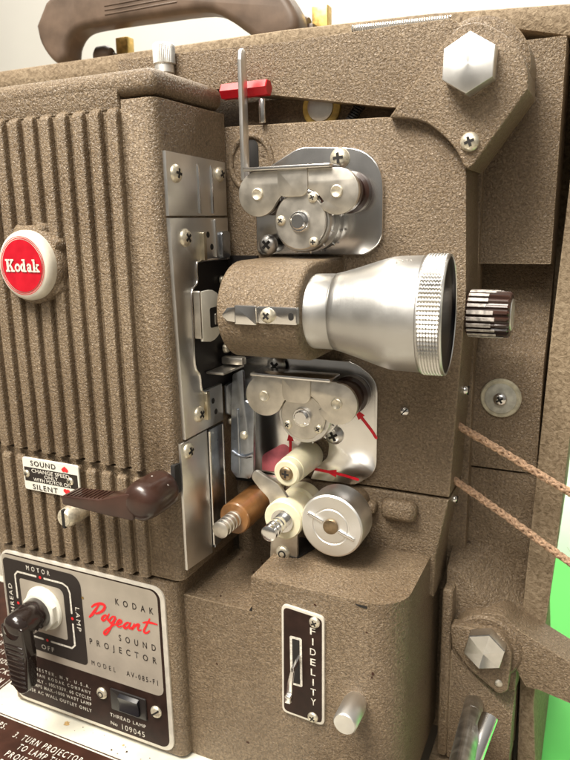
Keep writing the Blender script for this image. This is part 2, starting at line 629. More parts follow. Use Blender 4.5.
FU, FV = (1, 0, 0), (0, 0, 1)             # lettering on faces that look to the front
def screw(center, axis, r, parent, h=None, kind='cross', mat=None, ang=None, name='screw'):
    """pan head screw with its driver recess"""
    g = G()
    ax = Vector(axis).normalized()
    h = h or r * 0.55
    g.lathe(center, ax, [(-0.5, r), (h * .25, r), (h * .6, r * .9), (h * .88, r * .62), (h, r * .3), (h, 0)], 28)
    ang = random.uniform(0, PI / 2) if ang is None else ang
    u = Vector((1, 0, 0)) if abs(ax.x) < .9 else Vector((0, 1, 0))
    u = (u - ax * u.dot(ax)).normalized()
    v = ax.cross(u)
    a = u * math.cos(ang) + v * math.sin(ang)
    b = ax.cross(a)
    M = Matrix((a, b, ax)).transposed().to_4x4()
    M.translation = Vector(center)
    if kind == 'cross':
        g.box(-r * .52, r * .52, -r * .14, r * .14, h * .5, h * 1.05, mi=1, mat=M)
        g.box(-r * .14, r * .14, -r * .52, r * .52, h * .5, h * 1.06, mi=1, mat=M)
    elif kind == 'slot':
        g.box(-r * .85, r * .85, -r * .13, r * .13, h * .4, h * 1.05, mi=1, mat=M)
    elif kind == 'socket':
        g.lathe(Vector(center) + ax * h, ax, [(0.02, r * .55), (0.12, r * .5), (0.12, 0)], 20, mi=1)
        g.lathe(Vector(center) + ax * h, ax, [(0.1, r * .34), (0.2, r * .3), (0.2, 0)], 20, mi=0)
    return g.build(name, [mat or SCREW, DARK], parent)

def hexagon(cx, cz, r, a0=0):
    return [(cx + r * math.cos(math.radians(a0 + 60 * k)), cz + r * math.sin(math.radians(a0 + 60 * k))) for k in range(6)]

# ================================================================== SETTING
g = G()
g.box(-1500, 2600, -1500, 1000, -356, -344, bevel=1)
structure(g.build("tabletop", plain("pale_table_top", (0.30, 0.27, 0.22), 0.6, noise=0.1, nscale=20)))
g = G()
g.prism([(207, 30), (500, 30), (500, 436), (180, 436), (180, 202), (207, 202)], -340, -343.4, plane='XY', bevel=0.8)
structure(g.build("green_ground_sheet", GREENT))
g = G()
g.box(120, 1600, 437, 998, -343.4, -340.6, bevel=0.8)
structure(g.build("overexposed_ground_sheet", plain("overexposed_green_cover", (0.58, 0.84, 0.58), 0.6, noise=0.05, nscale=8)))  # far green cover; its overexposed paleness is put into the colour
g = G()
g.box(-4500, 4500, 1500, 1510, -1400, 2600)
structure(g.build("wall", WALLM))
g = G()
g.box(-4500, 4500, -3000, 1500, -1412, -1400)
structure(g.build("floor", WALLM))

# ================================================================== CARRYING CASE
case = thing("carrying_case", "tan fibre board carrying case shell behind the projector with a brown carrying handle on top", "case", (20, 90, -338))
g = G()
g.prism([(-420, 200), (9, 199.5), (110, 196.5), (192, 191), (214, 188), (212, 170), (192.5, 173.5), (158, 182), (110, 186), (-420, 186)], 60, 200, bevel=1.5)
g.build("top_board", BOARD, case)
g = G()
g.prism([(199.2, 168), (214, 168), (214, -40), (210.5, -65), (207.6, -150), (205, -196), (201.5, -226), (201.5, -262), (208, -336), (190, -336), (193, -308), (189.5, -190), (191.2, -130), (195.2, 4), (199.2, 92)], 40, 190, bevel=1.2)
g.build("side_board", BOARD, case)
g = G()
g.box(-420, 200, 192, 199, -336, 186)
g.build("back_board", BOARD, case)
g = G()
g.box(136, 189, -12, 60, -336, -303, bevel=1.2)
g.build("bottom_rail", BOARD, case)
hd = G()
hp = smooth_path([(-241, 240, 0), (-238, 226, 0), (-229, 213, 0), (-219, 207, 0), (-211, 211, 0), (-207, 222, 0), (-196, 230.5, 0), (-172, 232, 0), (-120, 231, 0), (-72, 229, 0), (-52, 221, 0), (-36, 210, 0), (-24, 203, 0), (0, 203, 0), (6, 210, 0), (3, 222, 0), (-10, 240, 0), (-28, 258, 0), (-60, 266, 0), (-140, 267, 0), (-208, 264, 0), (-234, 254, 0)], 4)
hd.prism([(p.x, p.y) for p in hp][:-1], 89, 113, bevel=7, segs=5, both=True)
hb = hd.build("carrying_handle", HANDLE, case, angle=50)
g = G()
for zz in (0, 3.2, 6.4):
    g.box(-165, -95, 88.5, 89.6, 238 + zz, 239.0 + zz, bevel=0.3)
g.build("grip_ridge", HANDLE, hb)
for (px, pz) in ((-180, 0), (8, 0)):
    g = G()
    g.box(px - 6.5, px + 6.5, 128, 138, 200, 232, bevel=1)
    po = g.build("handle_post", BRASS, case)
    g = G()
    g.lathe((px - 13, 120, 216), (1, 0, 0), [(-8, 0), (-8, 6), (-5, 8.5), (4, 8.5), (8, 6), (8, 0)], 28)
    g.box(px - 8, px - 1, 118, 130, 200, 218, bevel=2)
    g.build("handle_bracket", HANDLE, case)

# ================================================================== PROJECTOR
proj = thing("film_projector", "brown wrinkle painted sound film projector with aluminium lens and ribbed lamp house", "projector", (0, 0, -338))

# ---- chassis behind everything
g = G()
g.box(-200, 150, 40, 58, -300, 176, bevel=2)
g.box(-2, 104, 20, 44, 120, 148, bevel=1)
g.build("back_panel", PAINT, proj)

# ---- lamp house
g = G()
body = [(-230, -151), (-6, -151), (-6, 138.4), (-28.6, 138.4), (-28.6, 133.5), (-29.8, 133.5), (-29.8, 138.4), (-230, 138.4), (-230, -73.2), (-34, -78.3), (-34, -79.7), (-230, -75)]
g.prism(body, -76, -1, bevel=0.5, segs=1, sel=[(lambda c: c.x > -6.1 and c.y < -75.9, 6.0, 5)])
g.box(-230, -30.2, -76.6, -70, 133.6, 150, bevel=0.3)
def rib(g, xr, z0, z1, top_round=True):
    w_, h_ = 7.6, 5.0
    t = bmesh.new()
    prof = []
    for k in range(17):
        a = PI * k / 16
        ca, sa = math.cos(a), math.sin(a)
        prof.append((math.copysign(abs(ca) ** 0.32, ca) * w_ / 2, abs(sa) ** 0.36 * h_))
    zs = [(z0, 1.0), (z1 - 4, 1.0), (z1 - 2.4, 0.93), (z1 - 1.0, 0.72), (z1, 0.30)]
    rings = []
    for z, s in zs:
        rings.append([t.verts.new((xr - w_ / 2 + px * (0.55 + .45 * s), -75.8 - py * s, z)) for px, py in prof])
    for A, B in zip(rings, rings[1:]):
        for i in range(16):
            t.faces.new((A[i], A[i + 1], B[i + 1], B[i]))
    t.faces.new(rings[-1])
    t.faces.new(list(reversed(rings[0])))
    g.add(t)
for k in range(16):
    xr = -28.6 - 12.3 * k
    zt = -73.2 - (xr + 230) * 0.026
    rib(g, xr, zt + 0.6, 134.3 + (0.3 if k % 2 else 0))
    rib(g, xr - 0.4, -150.6, zt - 4.2)
lamp = g.build("lamp_house", PAINT, proj, angle=45)
g = G()
g.box(-232, -5.4, -76.8, -1, 139.8, 154, bevel=6.0, segs=5)
g.build("lid", PAINT, lamp)
g = G()   # knurled thumb screw of the lid
g.lathe((-49.5, 0, 166.5), (0, 0, 1), [(-18, 0), (-18, 2), (0, 2), (0, 5.8), (0.6, 6.4), (5, 6.4), (5.2, 5.9), (5.6, 6.6), (6.2, 7.3), (16.6, 7.3), (17.6, 6.8), (18.4, 6.0), (18.6, 0)], 72,
        mod=lambda k, i: 0.94 if (i % 2 and 7 <= k <= 10) else 1.0)
g.build("thumb_screw", metal("knurled_zinc", (0.80, 0.79, 0.76), 0.5, noise=0.1), lamp, angle=25)

# ---- badge
cx, cz = -99.5, 47.9
g = G()
g.lathe((cx - 1, -75, cz), (0, -1, 0), [(0, 24.3), (6, 24), (8, 22.8), (8.5, 22), (8.5, 0)], 56)
for an in (70, 35, -40, 115):
    a = math.radians(an)
    g.lathe((cx + 22 * math.cos(a), -75, cz + 22 * math.sin(a)), (0, -1, 0), [(0, 5.2), (5, 5), (7.5, 3), (7.8, 0)], 20)
badge = g.build("badge", PAINT, proj)
g = G()
g.lathe((cx, -83, cz), (0, -1, 0), [(0, 21.2), (3.2, 21.3), (5.2, 20.6), (6.4, 19.4), (6.9, 18.2), (7.1, 0)], 72)
g.build("rim", BADGEW, badge)
g = G()
def disc(g, cx, cz, r, y, mi=0, n=64):
    g.poly([(r * math.cos(2 * PI * k / n), r * math.sin(2 * PI * k / n)) for k in range(n)], (cx, y, cz), FU, FV, mi)
def ring(g, cx, cz, r0, r1, y, mi=0, n=64):
    for k in range(n):
        a, b = 2 * PI * k / n, 2 * PI * (k + 1) / n
        g.poly([(r0 * math.cos(a), r0 * math.sin(a)), (r1 * math.cos(a), r1 * math.sin(a)), (r1 * math.cos(b), r1 * math.sin(b)), (r0 * math.cos(b), r0 * math.sin(b))], (cx, y, cz), FU, FV, mi)
disc(g, cx, cz, 15.8, -90.35)
ring(g, cx, cz, 16.3, 16.8, -90.35)
ring(g, cx, cz, 17.3, 17.7, -90.35)
g.build("red_disc", RED, badge)
g = G()
lo = (cx - 14.0, -90.6, cz - 3.9)
H = 8.2
def st(pts, w_=1.9):
    g.ribbon(smooth_path(pts, 5) if len(pts) > 2 else pts, w_, lo, FU, FV)
nb = [0]
def bar(x0, x1, z0, z1):
    nb[0] += 1
    g.poly([(x0, z0), (x1, z0), (x1, z1), (x0, z1)], lo, FU, FV, lift=0.1 + 0.015 * nb[0])
# K
bar(0.9, 2.9, 0, H); bar(0, 3.9, 0, 1.2); bar(0, 3.9, H - 1.2, H)
g.poly([(2.6, 3.2), (5.0, H - .8), (6.8, H - .8), (4.0, 3.6)], lo, FU, FV, lift=0.06)
g.poly([(3.2, 4.4), (4.6, 5.0), (7.0, 0.8), (5.0, 0.8)], lo, FU, FV, lift=0.09)
bar(4.3, 7.4, H - 1.2, H); bar(4.6, 7.9, 0, 1.2)
# o
def oval(x, z, rx, rz, w_):
    g.ribbon([(x + rx * math.cos(2 * PI * k / 24), z + rz * math.sin(2 * PI * k / 24)) for k in range(25)], w_, lo, FU, FV)
oval(10.35, 2.7, 1.75, 2.05, 1.45)
# d
oval(14.7, 2.75, 1.25, 2.05, 1.45); bar(15.5, 17.2, 0, H); bar(14.4, 17.2, H - 1.1, H); bar(15.5, 18.0, 0, 1.0)
# a
oval(20.1, 1.75, 1.0, 1.15, 1.2); bar(20.7, 22.3, 0, 4.6); bar(20.7, 23.0, 0, 1.0)
g.ribbon(smooth_path([(18.9, 4.1), (20.0, 4.95), (21.5, 4.5)], 5), 1.2, lo, FU, FV, lift=0.02)
# k
bar(23.9, 25.6, 0, H); bar(23.2, 25.6, H - 1.1, H); bar(23.2, 26.2, 0, 1.0)
g.poly([(25.2, 2.0), (27.0, 4.6), (28.6, 4.6), (26.2, 2.0)], lo, FU, FV, lift=0.06)
g.poly([(25.6, 2.9), (26.7, 3.2), (28.8, 0.6), (27.0, 0.6)], lo, FU, FV, lift=0.09)
bar(26.4, 29.0, 4.1, 5.1); bar(26.4, 29.4, 0, 1.0)
for v_ in g.bm.verts:
    v_.co.x = cx + (v_.co.x - cx) * .94
    v_.co.z = cz + (v_.co.z - cz) * .94
g.build("lettering", INKW, badge, smooth=False)

# ---- speed label
LY = -82.2
g = G()
g.prism(rr(-126.5, -77.8, -103.8, -80.6, 2), LY, LY + 1.2, bevel=0.3, segs=1)
sl = g.build("speed_label", WHITE, proj)
o = (0, LY, 0)
g = G()
g.poly([(-125.2, -97.2), (-79.0, -97.2), (-79.0, -87.2), (-125.2, -87.2)], o, FU, FV, lift=0.15)
g.text("SOUND", -119, -85.7, 22, 3.6, o, FU, FV, sp=1.2, bold=0.012)
g.text("SILENT", -119, -102.5, 22, 3.6, o, FU, FV, sp=1.2, bold=0.012)
g.build("black_ink", INKB, sl, smooth=False)
g = G()
g.text("CHANGE SPEED", -118.5, -90.5, 33, 2.6, o, FU, FV, lift=.35, bold=0.012)
g.text("ONLY", -107.5, -93.6, 12, 2.5, o, FU, FV, lift=.35, bold=0.012)
g.text("WITH MOTOR ON", -117.5, -96.6, 32.5, 2.5, o, FU, FV, lift=.35, bold=0.012)
g.build("white_lettering", INKW, sl, smooth=False)
g = G()
for zc, sg in ((-84.4, 1), (-100.2, -1)):
    g = G()
    g.poly([(-89 + a, zc + sg * b) for a, b in ((-2.9, -.3), (-2.4, -1.6), (-1.1, -2.0), (0, -1.5), (1.1, -2.0), (2.4, -1.6), (2.9, -.3), (1.6, .9), (0, 2.0), (-1.6, .9))], o, FU, FV, lift=.3)
    g.build("red_pointer", INKR, sl, smooth=False)
screw((-123.2, LY, -92.2), (0, -1, 0), 2.7, sl, ang=.2)
screw((-85.2, LY, -92.2), (0, -1, 0), 2.7, sl, ang=.9)

# ---- slotted post under the speed lever
g = G()
g.lathe((-82, -76, -113), (0, -1, 0), [(0, 6.6), (14, 6.6), (17.5, 6.1), (19, 4.8), (19, 0)], 36)
g.box(-83.0, -81.0, -95.4, -92, -119.2, -106.8, mi=1)
g.build("slotted_post", [SCREW, DARK], proj)

# ---- speed change lever
g = G()
g.lathe((-14, -78, -87), (0, -1, 0), [(0, 10.5), (1.5, 11.8), (6, 12.2), (20, 12.2), (25, 11.4), (28, 9.0), (29.4, 5.5), (30, 0)], 48)
lv = g.build("speed_lever", BAKELITE, proj)
g = G()
g.prism(rpoly([(-70, -96.0), (-40, -97.2), (-16, -97.5), (-16, -80), (-24, -82.5), (-40, -88.0), (-70, -90.2)], [1.2, 2, 2, 3, 6, 8, 1.2]), -107, -92, bevel=1.0, segs=3, both=True)
for k in range(11):
    xx = -67.5 + k * 3.0
    zt_ = -90.2 + (xx + 70) * 0.0733
    g.prism([(xx, zt_ - 1), (xx + 1.3, zt_ - .9), (xx + 1.3, zt_ + .55), (xx, zt_ + .45)], -106, -93, bevel=0.3, segs=1, both=True)
g.build("grip", BAKELITE, lv)
g = G()
for a in (0.6, 1.5, 2.2):
    g.lathe((-14 + 11.5 * math.cos(a), -86 - 3 * a, -87 + 11.5 * math.sin(a)), (math.cos(a), 0, math.sin(a)), [(-.3, 1.6), (.6, 1.2), (.75, 0)], 9)
g.box(-9.0, -7.0, -106.4, -104.0, -91.5, -88.5, bevel=.6)
g.build("paint_chip", WORN, lv)
g = G()
g.cyl((-12, -66, -83), (-12, -80, -83), 5.6, 0.8)
g.build("shaft", NICKEL, lv)
g = G()
g.box(-9, -5.7, -77.5, -71.5, -91, -72, bevel=0.6)
g.build("shaft_opening", DARK, lv)

# ---- lower housing with name plate
g = G()
g.prism([(-168, -284.5), (-11, -284.5), (-11, -153.5), (-168, -153.5)], -77, -1, bevel=0.8, sel=[(lambda c: c.x > -11.1 and c.y < -76.9, 6.5, 5), (lambda c: c.x < -167.9 and c.y < -76.9, 5, 4)])
g.build("control_housing", PAINT, proj)
PY = -78.4
g = G()
g.prism(rr(-163.5, -19, -282.5, -157.5, 9), PY, -76.5, bevel=0.5)
npl = g.build("name_plate", BORDER, proj)
o = (0, PY, 0)
g = G()
g.poly(rr(-162.4, -22.4, -279.8, -159.6, 7), o, FU, FV, lift=0.12)
g.build("brown_field", BROWNP, npl, smooth=False)
g = G()
g.poly(rr(-162.0, -24.4, -239.5, -160.6, (4, 6, 6, 4)), o, FU, FV, lift=0.24)
g.build("silver_field", SILVER, npl, smooth=False)
g = G()
g.poly(rr(-161.0, -88.5, -233.8, -163.4, (4, 4, 9, 4)), o, FU, FV, lift=0.36)
g.text("KODAK", -59.2, -177.9, 31, 4.7, o, FU, FV, lift=.4, sp=2.3, bold=0.01)
g.text("SOUND", -58.8, -205.2, 30.5, 4.7, o, FU, FV, lift=.4, sp=2.3, bold=0.01)
g.text("PROJECTOR", -85, -214.9, 56.6, 4.7, o, FU, FV, lift=.4, sp=2.3, bold=0.01)
g.text("MODEL", -85.0, -231.6, 21.0, 3.8, o, FU, FV, lift=.4, sp=2.0, bold=0.0)
g.text("AV-085-F1", -54.6, -231.3, 26, 4.0, o, FU, FV, lift=.4, sp=1.5, bold=0.008)
g.build("dark_lettering", INKB, npl, smooth=False)
g = G()
g.poly(rr(-146, -105, -217.5, -177.2, (2, 2, 5, 2)), o, FU, FV, lift=0.5)
g.build("dial_field", SILVER, npl, smooth=False)
g = G()   # line round the dial with gaps for the red dots
rx0, rx1, rz0, rz1 = -150.0, -98.8, -222.8, -172.4
LT = .5
for pts in ([(rx0, -194), (rx0, rz1 - 3), (rx0 + 3, rz1), (-129.5, rz1)], [(-121.5, rz1), (rx1 - 6, rz1), (rx1 - 1.8, rz1 - 1.8), (rx1, rz1 - 6), (rx1, -194)],
            [(rx1, -203), (rx1, rz0 + 3), (rx1 - 3, rz0), (-121, rz0)], [(-129, rz0), (rx0 + 3, rz0), (rx0, rz0 + 3), (rx0, -203)]):
    g.ribbon(pts, 1.5, o, FU, FV, lift=LT)
g.text("MOTOR", -138, -169.0, 22, 3.6, o, FU, FV, lift=LT, sp=1.9, bold=.005)
g.text("OFF", -131.5, -231.2, 12, 3.6, o, FU, FV, lift=LT, sp=1.4, bold=.005)
g.text("LAMP", -95.2, -188.6, 18.5, 3.6, o, FU, FV, lift=LT, sp=1.3, bold=.005, rot=-PI / 2)
g.text("THREAD", -154.6, -212, 28, 3.6, o, FU, FV, lift=LT, sp=1.3, bold=.005, rot=PI / 2)
for k, (body_, z, x0) in enumerate((("ROCHESTER, N.Y. U.S.A.", -252.4, -152), ("EASTMAN KODAK COMPANY", -257.2, -152), ("AC ONLY - 105/125V. 60 CYCLES", -262.2, -152), ("10 AMPS MAX.-1000 WATT LAMP", -267.0, -151), ("USE AC WALL OUTLET ONLY", -272.4, -150))):
    g.text(body_, x0, z, (-88.5 - k * .2) - x0, 2.7, o, FU, FV, lift=.3, sp=1.7 if k < 2 else 1.3, bold=.004 + .008 * (k > 1))
g.text("THREAD LAMP", -72.5, -269.6, 31, 2.8, o, FU, FV, lift=.3, sp=1.2, bold=.006)
g.text("No", -72.5, -276.4, 6.0, 2.8, o, FU, FV, lift=.3, bold=.006)
g.text("109045", -62.5, -277.4, 19.5, 4.4, o, FU, FV, lift=.3, sp=1.25)
g.build("white_lettering", INKW, npl, smooth=False)
g = G()
for (dx, dz) in ((-125.5, rz1), (rx1, -198.5), (-125, rz0), (rx0, -198.5)):
    g = G()
    disc(g, dx, dz, 1.15, PY - .55, n=16)
    g.build("red_dot", INKR, npl, smooth=False)
# the red script, drawn as brush strokes
SA = (-88.425, 0.151935, -0.0120972)
SB = (-166.42, 0.0391651, -0.139673)
def script(pts):
    return [(SA[0] + SA[1] * x + SA[2] * y, SB[0] + SB[1] * x + SB[2] * y) for x, y in pts]
g = G()
for pts in ([(108, 140), (84, 172), (68, 192), (52, 206)],
            [(66, 150), (84, 138), (112, 132), (134, 137), (143, 150), (132, 170), (112, 182), (90, 188)],
            [(156, 202), (146, 197), (131, 206), (125, 219), (132, 227), (144, 221), (155, 206)], [(167, 191), (157, 213), (162, 227), (176, 217)],
            [(202, 206), (186, 206), (170, 224), (173, 240), (188, 236), (204, 210), (186, 246), (160, 292), (142, 306), (137, 292), (160, 272), (206, 246)],
            [(206, 248), (228, 244), (238, 232), (228, 224), (214, 236), (212, 252), (224, 262), (244, 256)],
            [(286, 244), (272, 239), (256, 249), (250, 262), (258, 270), (272, 263), (285, 247)], [(289, 240), (280, 258), (285, 271), (298, 264)],
            [(308, 246), (300, 264), (296, 277), (308, 262), (326, 250), (335, 252), (328, 270), (332, 281), (346, 280)],
            [(392, 220), (376, 252), (362, 282), (366, 294), (380, 294), (392, 284)],
            [(356, 240), (380, 238), (406, 242), (432, 250)]):
    g.ribbon(smooth_path([(a, b) for a, b in script(pts)], 6), 1.9 if max(p[0] for p in pts) < 150 else 1.5, o, FU, FV, lift=.42 + random.random() * .04, taper=True)
g.build("red_script", INKR, npl, smooth=False)
screw((-78.0, PY, -252.6), (0, -1, 0), 4.4, npl, kind='socket')
screw((-31.6, PY, -252.8), (0, -1, 0), 4.4, npl, kind='slot', ang=.7)
g = G()
g.prism(rr(-70, -39.5, -262.4, -245.6, 1), PY - 1.2, PY + .5, bevel=0.5)
tsw = g.build("thread_lamp_switch", BLACK, npl)
g = G()
g.prism([(-PY + 0, 0)] and [(-79.2, -261.0), (-79.2, -247), (-82.2, -248.5), (-80.2, -254), (-81.2, -260)], -62, -45, plane='YZ', bevel=.5, both=True)
g.build("rocker", GLASS, tsw)
# specks of wear on the plate
g = G()
for k in range(0):
    disc(g, random.uniform(-86, -30), random.uniform(-236, -166), random.uniform(.25, .5), PY - .46, n=8)
disc(g, -87.6, -179.6, 1.0, PY - .5, n=10)
g.build("wear_speck", BRASS, npl, smooth=False)

# ---- motor switch
msx, msz = -124.5, -196.3
g = G()
g.lathe((msx, PY, msz), (0, -1, 0), [(0, 16.6), (1.2, 16.8), (2.4, 16), (2.8, 13), (2.8, 0)], 48)
g.prism([(msx + 14.8 * math.cos(math.radians(22.5 + 45 * k)), msz + 14.8 * math.sin(math.radians(22.5 + 45 * k))) for k in range(8)], PY - 7, PY - 1, bevel=1.2, segs=3)
msn = g.build("motor_switch", WHITE, proj)
g = G()
g.lathe((msx, PY, msz), (0, -1, 0), [(6, 10.8), (7, 11.4), (14, 10.8), (24, 10.4), (29.5, 9.3), (32, 6.4), (33, 0)], 48)
kn = g.build("knob", BLACKBAK, msn)
g = G()
g.prism(rpoly([(msx - 10, msz + 3), (msx - 9, msz - 20), (msx - 6, msz - 44), (msx + 1, msz - 50), (msx + 8, msz - 46), (msx + 11, msz - 20), (msx + 10, msz + 3)], [2, 8, 4, 5, 5, 8, 2]), PY - 31.5, PY - 21, bevel=2.2, segs=3, both=True)
for k in range(9):
    zz = msz - 43 + k * 3.8
    g.box(msx - 6 - k * .2, msx + 8 + k * .15, PY - 32.5, PY - 30, zz, zz + 1.6, bevel=.6)
g.build("pointer", BLACKBAK, msn)
g = G()
for k in range(26):
    a = -.85 + random.gauss(0, .28)
    rr_ = 10.55
    g.lathe((msx + rr_ * math.cos(a), PY - random.uniform(14, 25), msz + rr_ * math.sin(a)), (math.cos(a), 0, math.sin(a)), [(-.6, random.uniform(.7, 2.0)), (.3, .7), (.35, 0)], 7)
g.build("paint_chip", WORN, msn)

# ---- front cover of the film path
g = G()
cov = rpoly([(-8, 131), (99.5, 128.9), (146, 124), (150, 25), (145, -98.6), (-8, -98.6)], [3, 30, 42, 60, 1.5, 1], 10)
g.prism(cov, 0, 52, bevel=4.5, segs=4)
g.build("film_path_cover", PAINT, proj)
g = G()
g.prism([(-8, -100.6), (145, -100.4), (138, -140), (137, -170), (-8, -170)], 0, 52, bevel=2.5, segs=3)
lc = g.build("lower_cover", PAINT, proj)
g = G()
g.box(102.5, 126, -9, 2, -117.5, -103.5, bevel=5, segs=4)
g.box(92, 99, -7, 2, -116, -108, bevel=2.5, segs=3)
g.build("stop_lug", PAINT, lc)
screw((115.5, 0, -45.4), (0, -1, 0), 3.0, proj, h=2.6, kind='slot', mat=CHROME)
screw((147.5, 22, -34), (1, -.3, 0), 3.2, proj, h=3, kind='slot', mat=CHROME)
screw((143.5, 22, -108), (1, -.3, 0), 2.6, proj, h=3, kind='slot', mat=CHROME)
# raised arch and slot for the threading lever
g = G()
g.tube([(12 + 14.5 * math.cos(a), 0, 108 + 16.5 * math.sin(a)) for a in [PI * (-.32 + 1.64 * k / 30) for k in range(31)]], 2.0, 10)
g.build("slot_moulding", PAINT, proj)
g = G()
g.prism(rr(8, 17.5, 96, 122, 4.5), -0.5, 3, bevel=.2)
g.build("lever_slot", DARK, proj)

# ---- threading lever with red grip
g = G()
g.prism(rpoly([(-19, 96), (-11.5, 96), (-11.5, 165), (-12, 170), (-15, 172), (-18, 170.5), (-19, 165)], [1, 1, 2, 2, 2, 2, 2]), 14.4, 17.2, plane='YZ', bevel=.8, both=True)
tl = g.build("threading_lever", STEEL, proj)
g = G()
g.lathe((-5.0, -3, 151), (1, 0, 0), [(0, 0), (0, 4.5), (.6, 5.0), (31.8, 5.0), (32.4, 4.5), (32.4, 0)], 6)
g.build("red_grip", REDGRIP, tl, angle=20)
g = G()
g.cyl((22, -2, 131), (22, -2, 145), 2.2, .4)
g.build("stop_pin", CHROME, tl)

# ---- side plates of the film gate, on the lamp house flank
def sideplate(name, poly, x0, x1, mat, parent=proj):
    g = G()
    g.prism(poly, x1, x0, plane='YZ', bevel=.45)
    return g.build(name, mat, parent)
sp1 = sideplate("upper_gate_plate", [(-71, 75.6), (-4.6, 75.6), (-4.6, 108.8), (-71, 110.8)], -6.5, -4.0, STEEL)
for yy in (-38.5, -23):
    g = G()
    g.tube([(-4.2, yy, 77), (-4.2, yy, 90), (-4.2, yy, 103), (-5.0, yy, 105.5)], 1.35, 10)
    g.build("film_rail", CHROME, sp1)
screw((-4, -62.5, 99.0), (1, 0, 0), 5.2, sp1, h=2.7)
screw((-4, -13.0, 101.0), (1, 0, 0), 4.6, sp1, h=2.6)
sp2 = sideplate("film_gate", [(-71, 74.4), (-4.8, 74.4), (-4.8, 48.2), (-43, 48.4), (-45.5, 46), (-45.5, 36), (-52.5, 30.5), (-52.5, -14), (-47, -22), (-46, -33), (-20.5, -33.2), (-20.5, -58.4), (-67.0, -58.4)], -6.5, -3.6, STEEL)
g = G()   # rim of the opening
g.tube([(-3.6, y, z) for y, z in smooth_path([(-5, 48.4), (-40, 48.5), (-45.2, 46), (-45.6, 36), (-52.6, 30), (-52.6, 10), (-52.6, -14), (-47, -22), (-46, -33), (-38, -34)], 4) for y, z in [(y, z)]] if False else [(-3.7, p[0], p[1]) for p in smooth_path([(-5, 48.4), (-40, 48.5), (-45.2, 46), (-45.6, 36), (-52.4, 30), (-52.6, 10), (-52.6, -14), (-47.5, -22), (-46, -32), (-38, -34)], 4)], 0.8, 8)
g.build("opening_rim", CHROME, sp2)
g = G()
g.prism(rr(-40.5, -37, 48.9, 66, .8), -0.6, -4, plane='YZ', bevel=.4)
g.build("gate_runner", RUNNER, sp2)
g = G()
g.prism(rr(-22.8, -20.5, 50, 73.6, .6), -2.6, -4, plane='YZ', bevel=.4)
g.build("gate_rail", STEEL, sp2)
g = G()
g.prism(rr(-44.5, -40.5, -52, -33.5, .8), -1.0, -4, plane='YZ', bevel=.4)
g.build("gate_runner", RUNNER, sp2)
for z0, z1 in ((48.9, 66), (-56, -34.5)):
    g = G()
    g.prism(rr(-17.4, -6.5, z0, z1, 2.5), -1.2, -4, plane='YZ', bevel=.6)
    g.build("pressure_pad", BLUE_STEEL, sp2)
for (y, z) in ((-30.5, 64.2), (-37, 57), (-26.4, 56.6), (-33, -42), (-30, -50)):
    g = G()
    g.lathe((-3.65, y, z), (1, 0, 0), [(0, 2.0), (.15, 1.9), (.15, 0)], 18)
    g.build("rivet_hole", DARK, sp2)
screw((-3.6, -56.5, 63.0), (1, 0, 0), 5.4, sp2, h=2.7)
screw((-3.6, -51.0, -46.2), (1, 0, 0), 5.2, sp2, h=2.7)
g = G()   # dark interior of the gate
g.prism([(-54, -36), (-3, -36), (-3, 50), (-54, 50)], -6.9, -5.8, plane='YZ')
g.prism([(-8, -108), (16, -108), (16, 50), (-8, 50)], -3, -.5)
g.build("gate_interior", BLACK, sp2)
screw((-4.5, -14, 35), (1, 0, 0), 2.6, sp2, h=2)
screw((-3.0, -15, -10), (1, 0, 0), 3.4, sp2, h=3)
screw((4, -3, -8), (0, -1, 0), 4.0, sp2, h=5)
g = G()
g.box(-4, 12, -20, -14, -20, -15, bevel=1)
g.box(-5, 8, -38, -10, -23, -21.4, bevel=.5)
g.build("spring_clip", NICKEL, sp2)
g = G()   # white finger latch with its slot
g.prism([(-50.5, 31)] + [(-41 + 17.5 * math.cos(math.radians(a)), 15 + 16.2 * math.sin(math.radians(a))) for a in range(90, -91, -15)] + [(-50.5, 0.5)], 2.0, 0.0, plane='YZ', bevel=.7, both=True)
lt = g.build("gate_latch", WHITE, sp2)
g = G()
g.prism(rr(-51.8, -49.0, 2, 31.5, 1), 1.6, -3, plane='YZ', bevel=.6)
g.build("latch_flange", NICKEL, lt)
g = G()
g.prism(rr(-41.5, -31.5, 7.5, 20, 1.5), 2.25, 1.9, plane='YZ')
g.build("latch_window", DARK, lt)
g = G()
g.prism(rr(-36.5, -32.5, 9.0, 16, .8), 2.9, 2.1, plane='YZ', bevel=.2)
g.build("latch_tongue", NICKEL, lt)
sp3 = sideplate("lower_gate_plate", [(-71.5, -144.5), (-40.5, -147), (-40.5, -59.5), (-66.8, -59.9), (-71.5, -60)], -6.5, -4.4, STEEL)
g = G()
g.prism([(-38.5, -144), (-21, -141), (-21, -60), (-38.5, -60)], -3.2, -6.5, plane='YZ', bevel=.8)
g.build("lower_runner", BLUE_STEEL, sp3)
for yy in (-39.6, -22.4):
    g = G()
    g.tube([(-3.6, yy, -141), (-3.6, yy, -100), (-3.6, yy, -61)], 0.9, 8)
    g.build("film_rail", CHROME, sp3)
screw((-4.4, -64.2, -66.4), (1, 0, 0), 5.2, sp3, h=2.7)
screw((-4, -10, -62), (1, -.2, 0), 2.6, sp3, h=2)

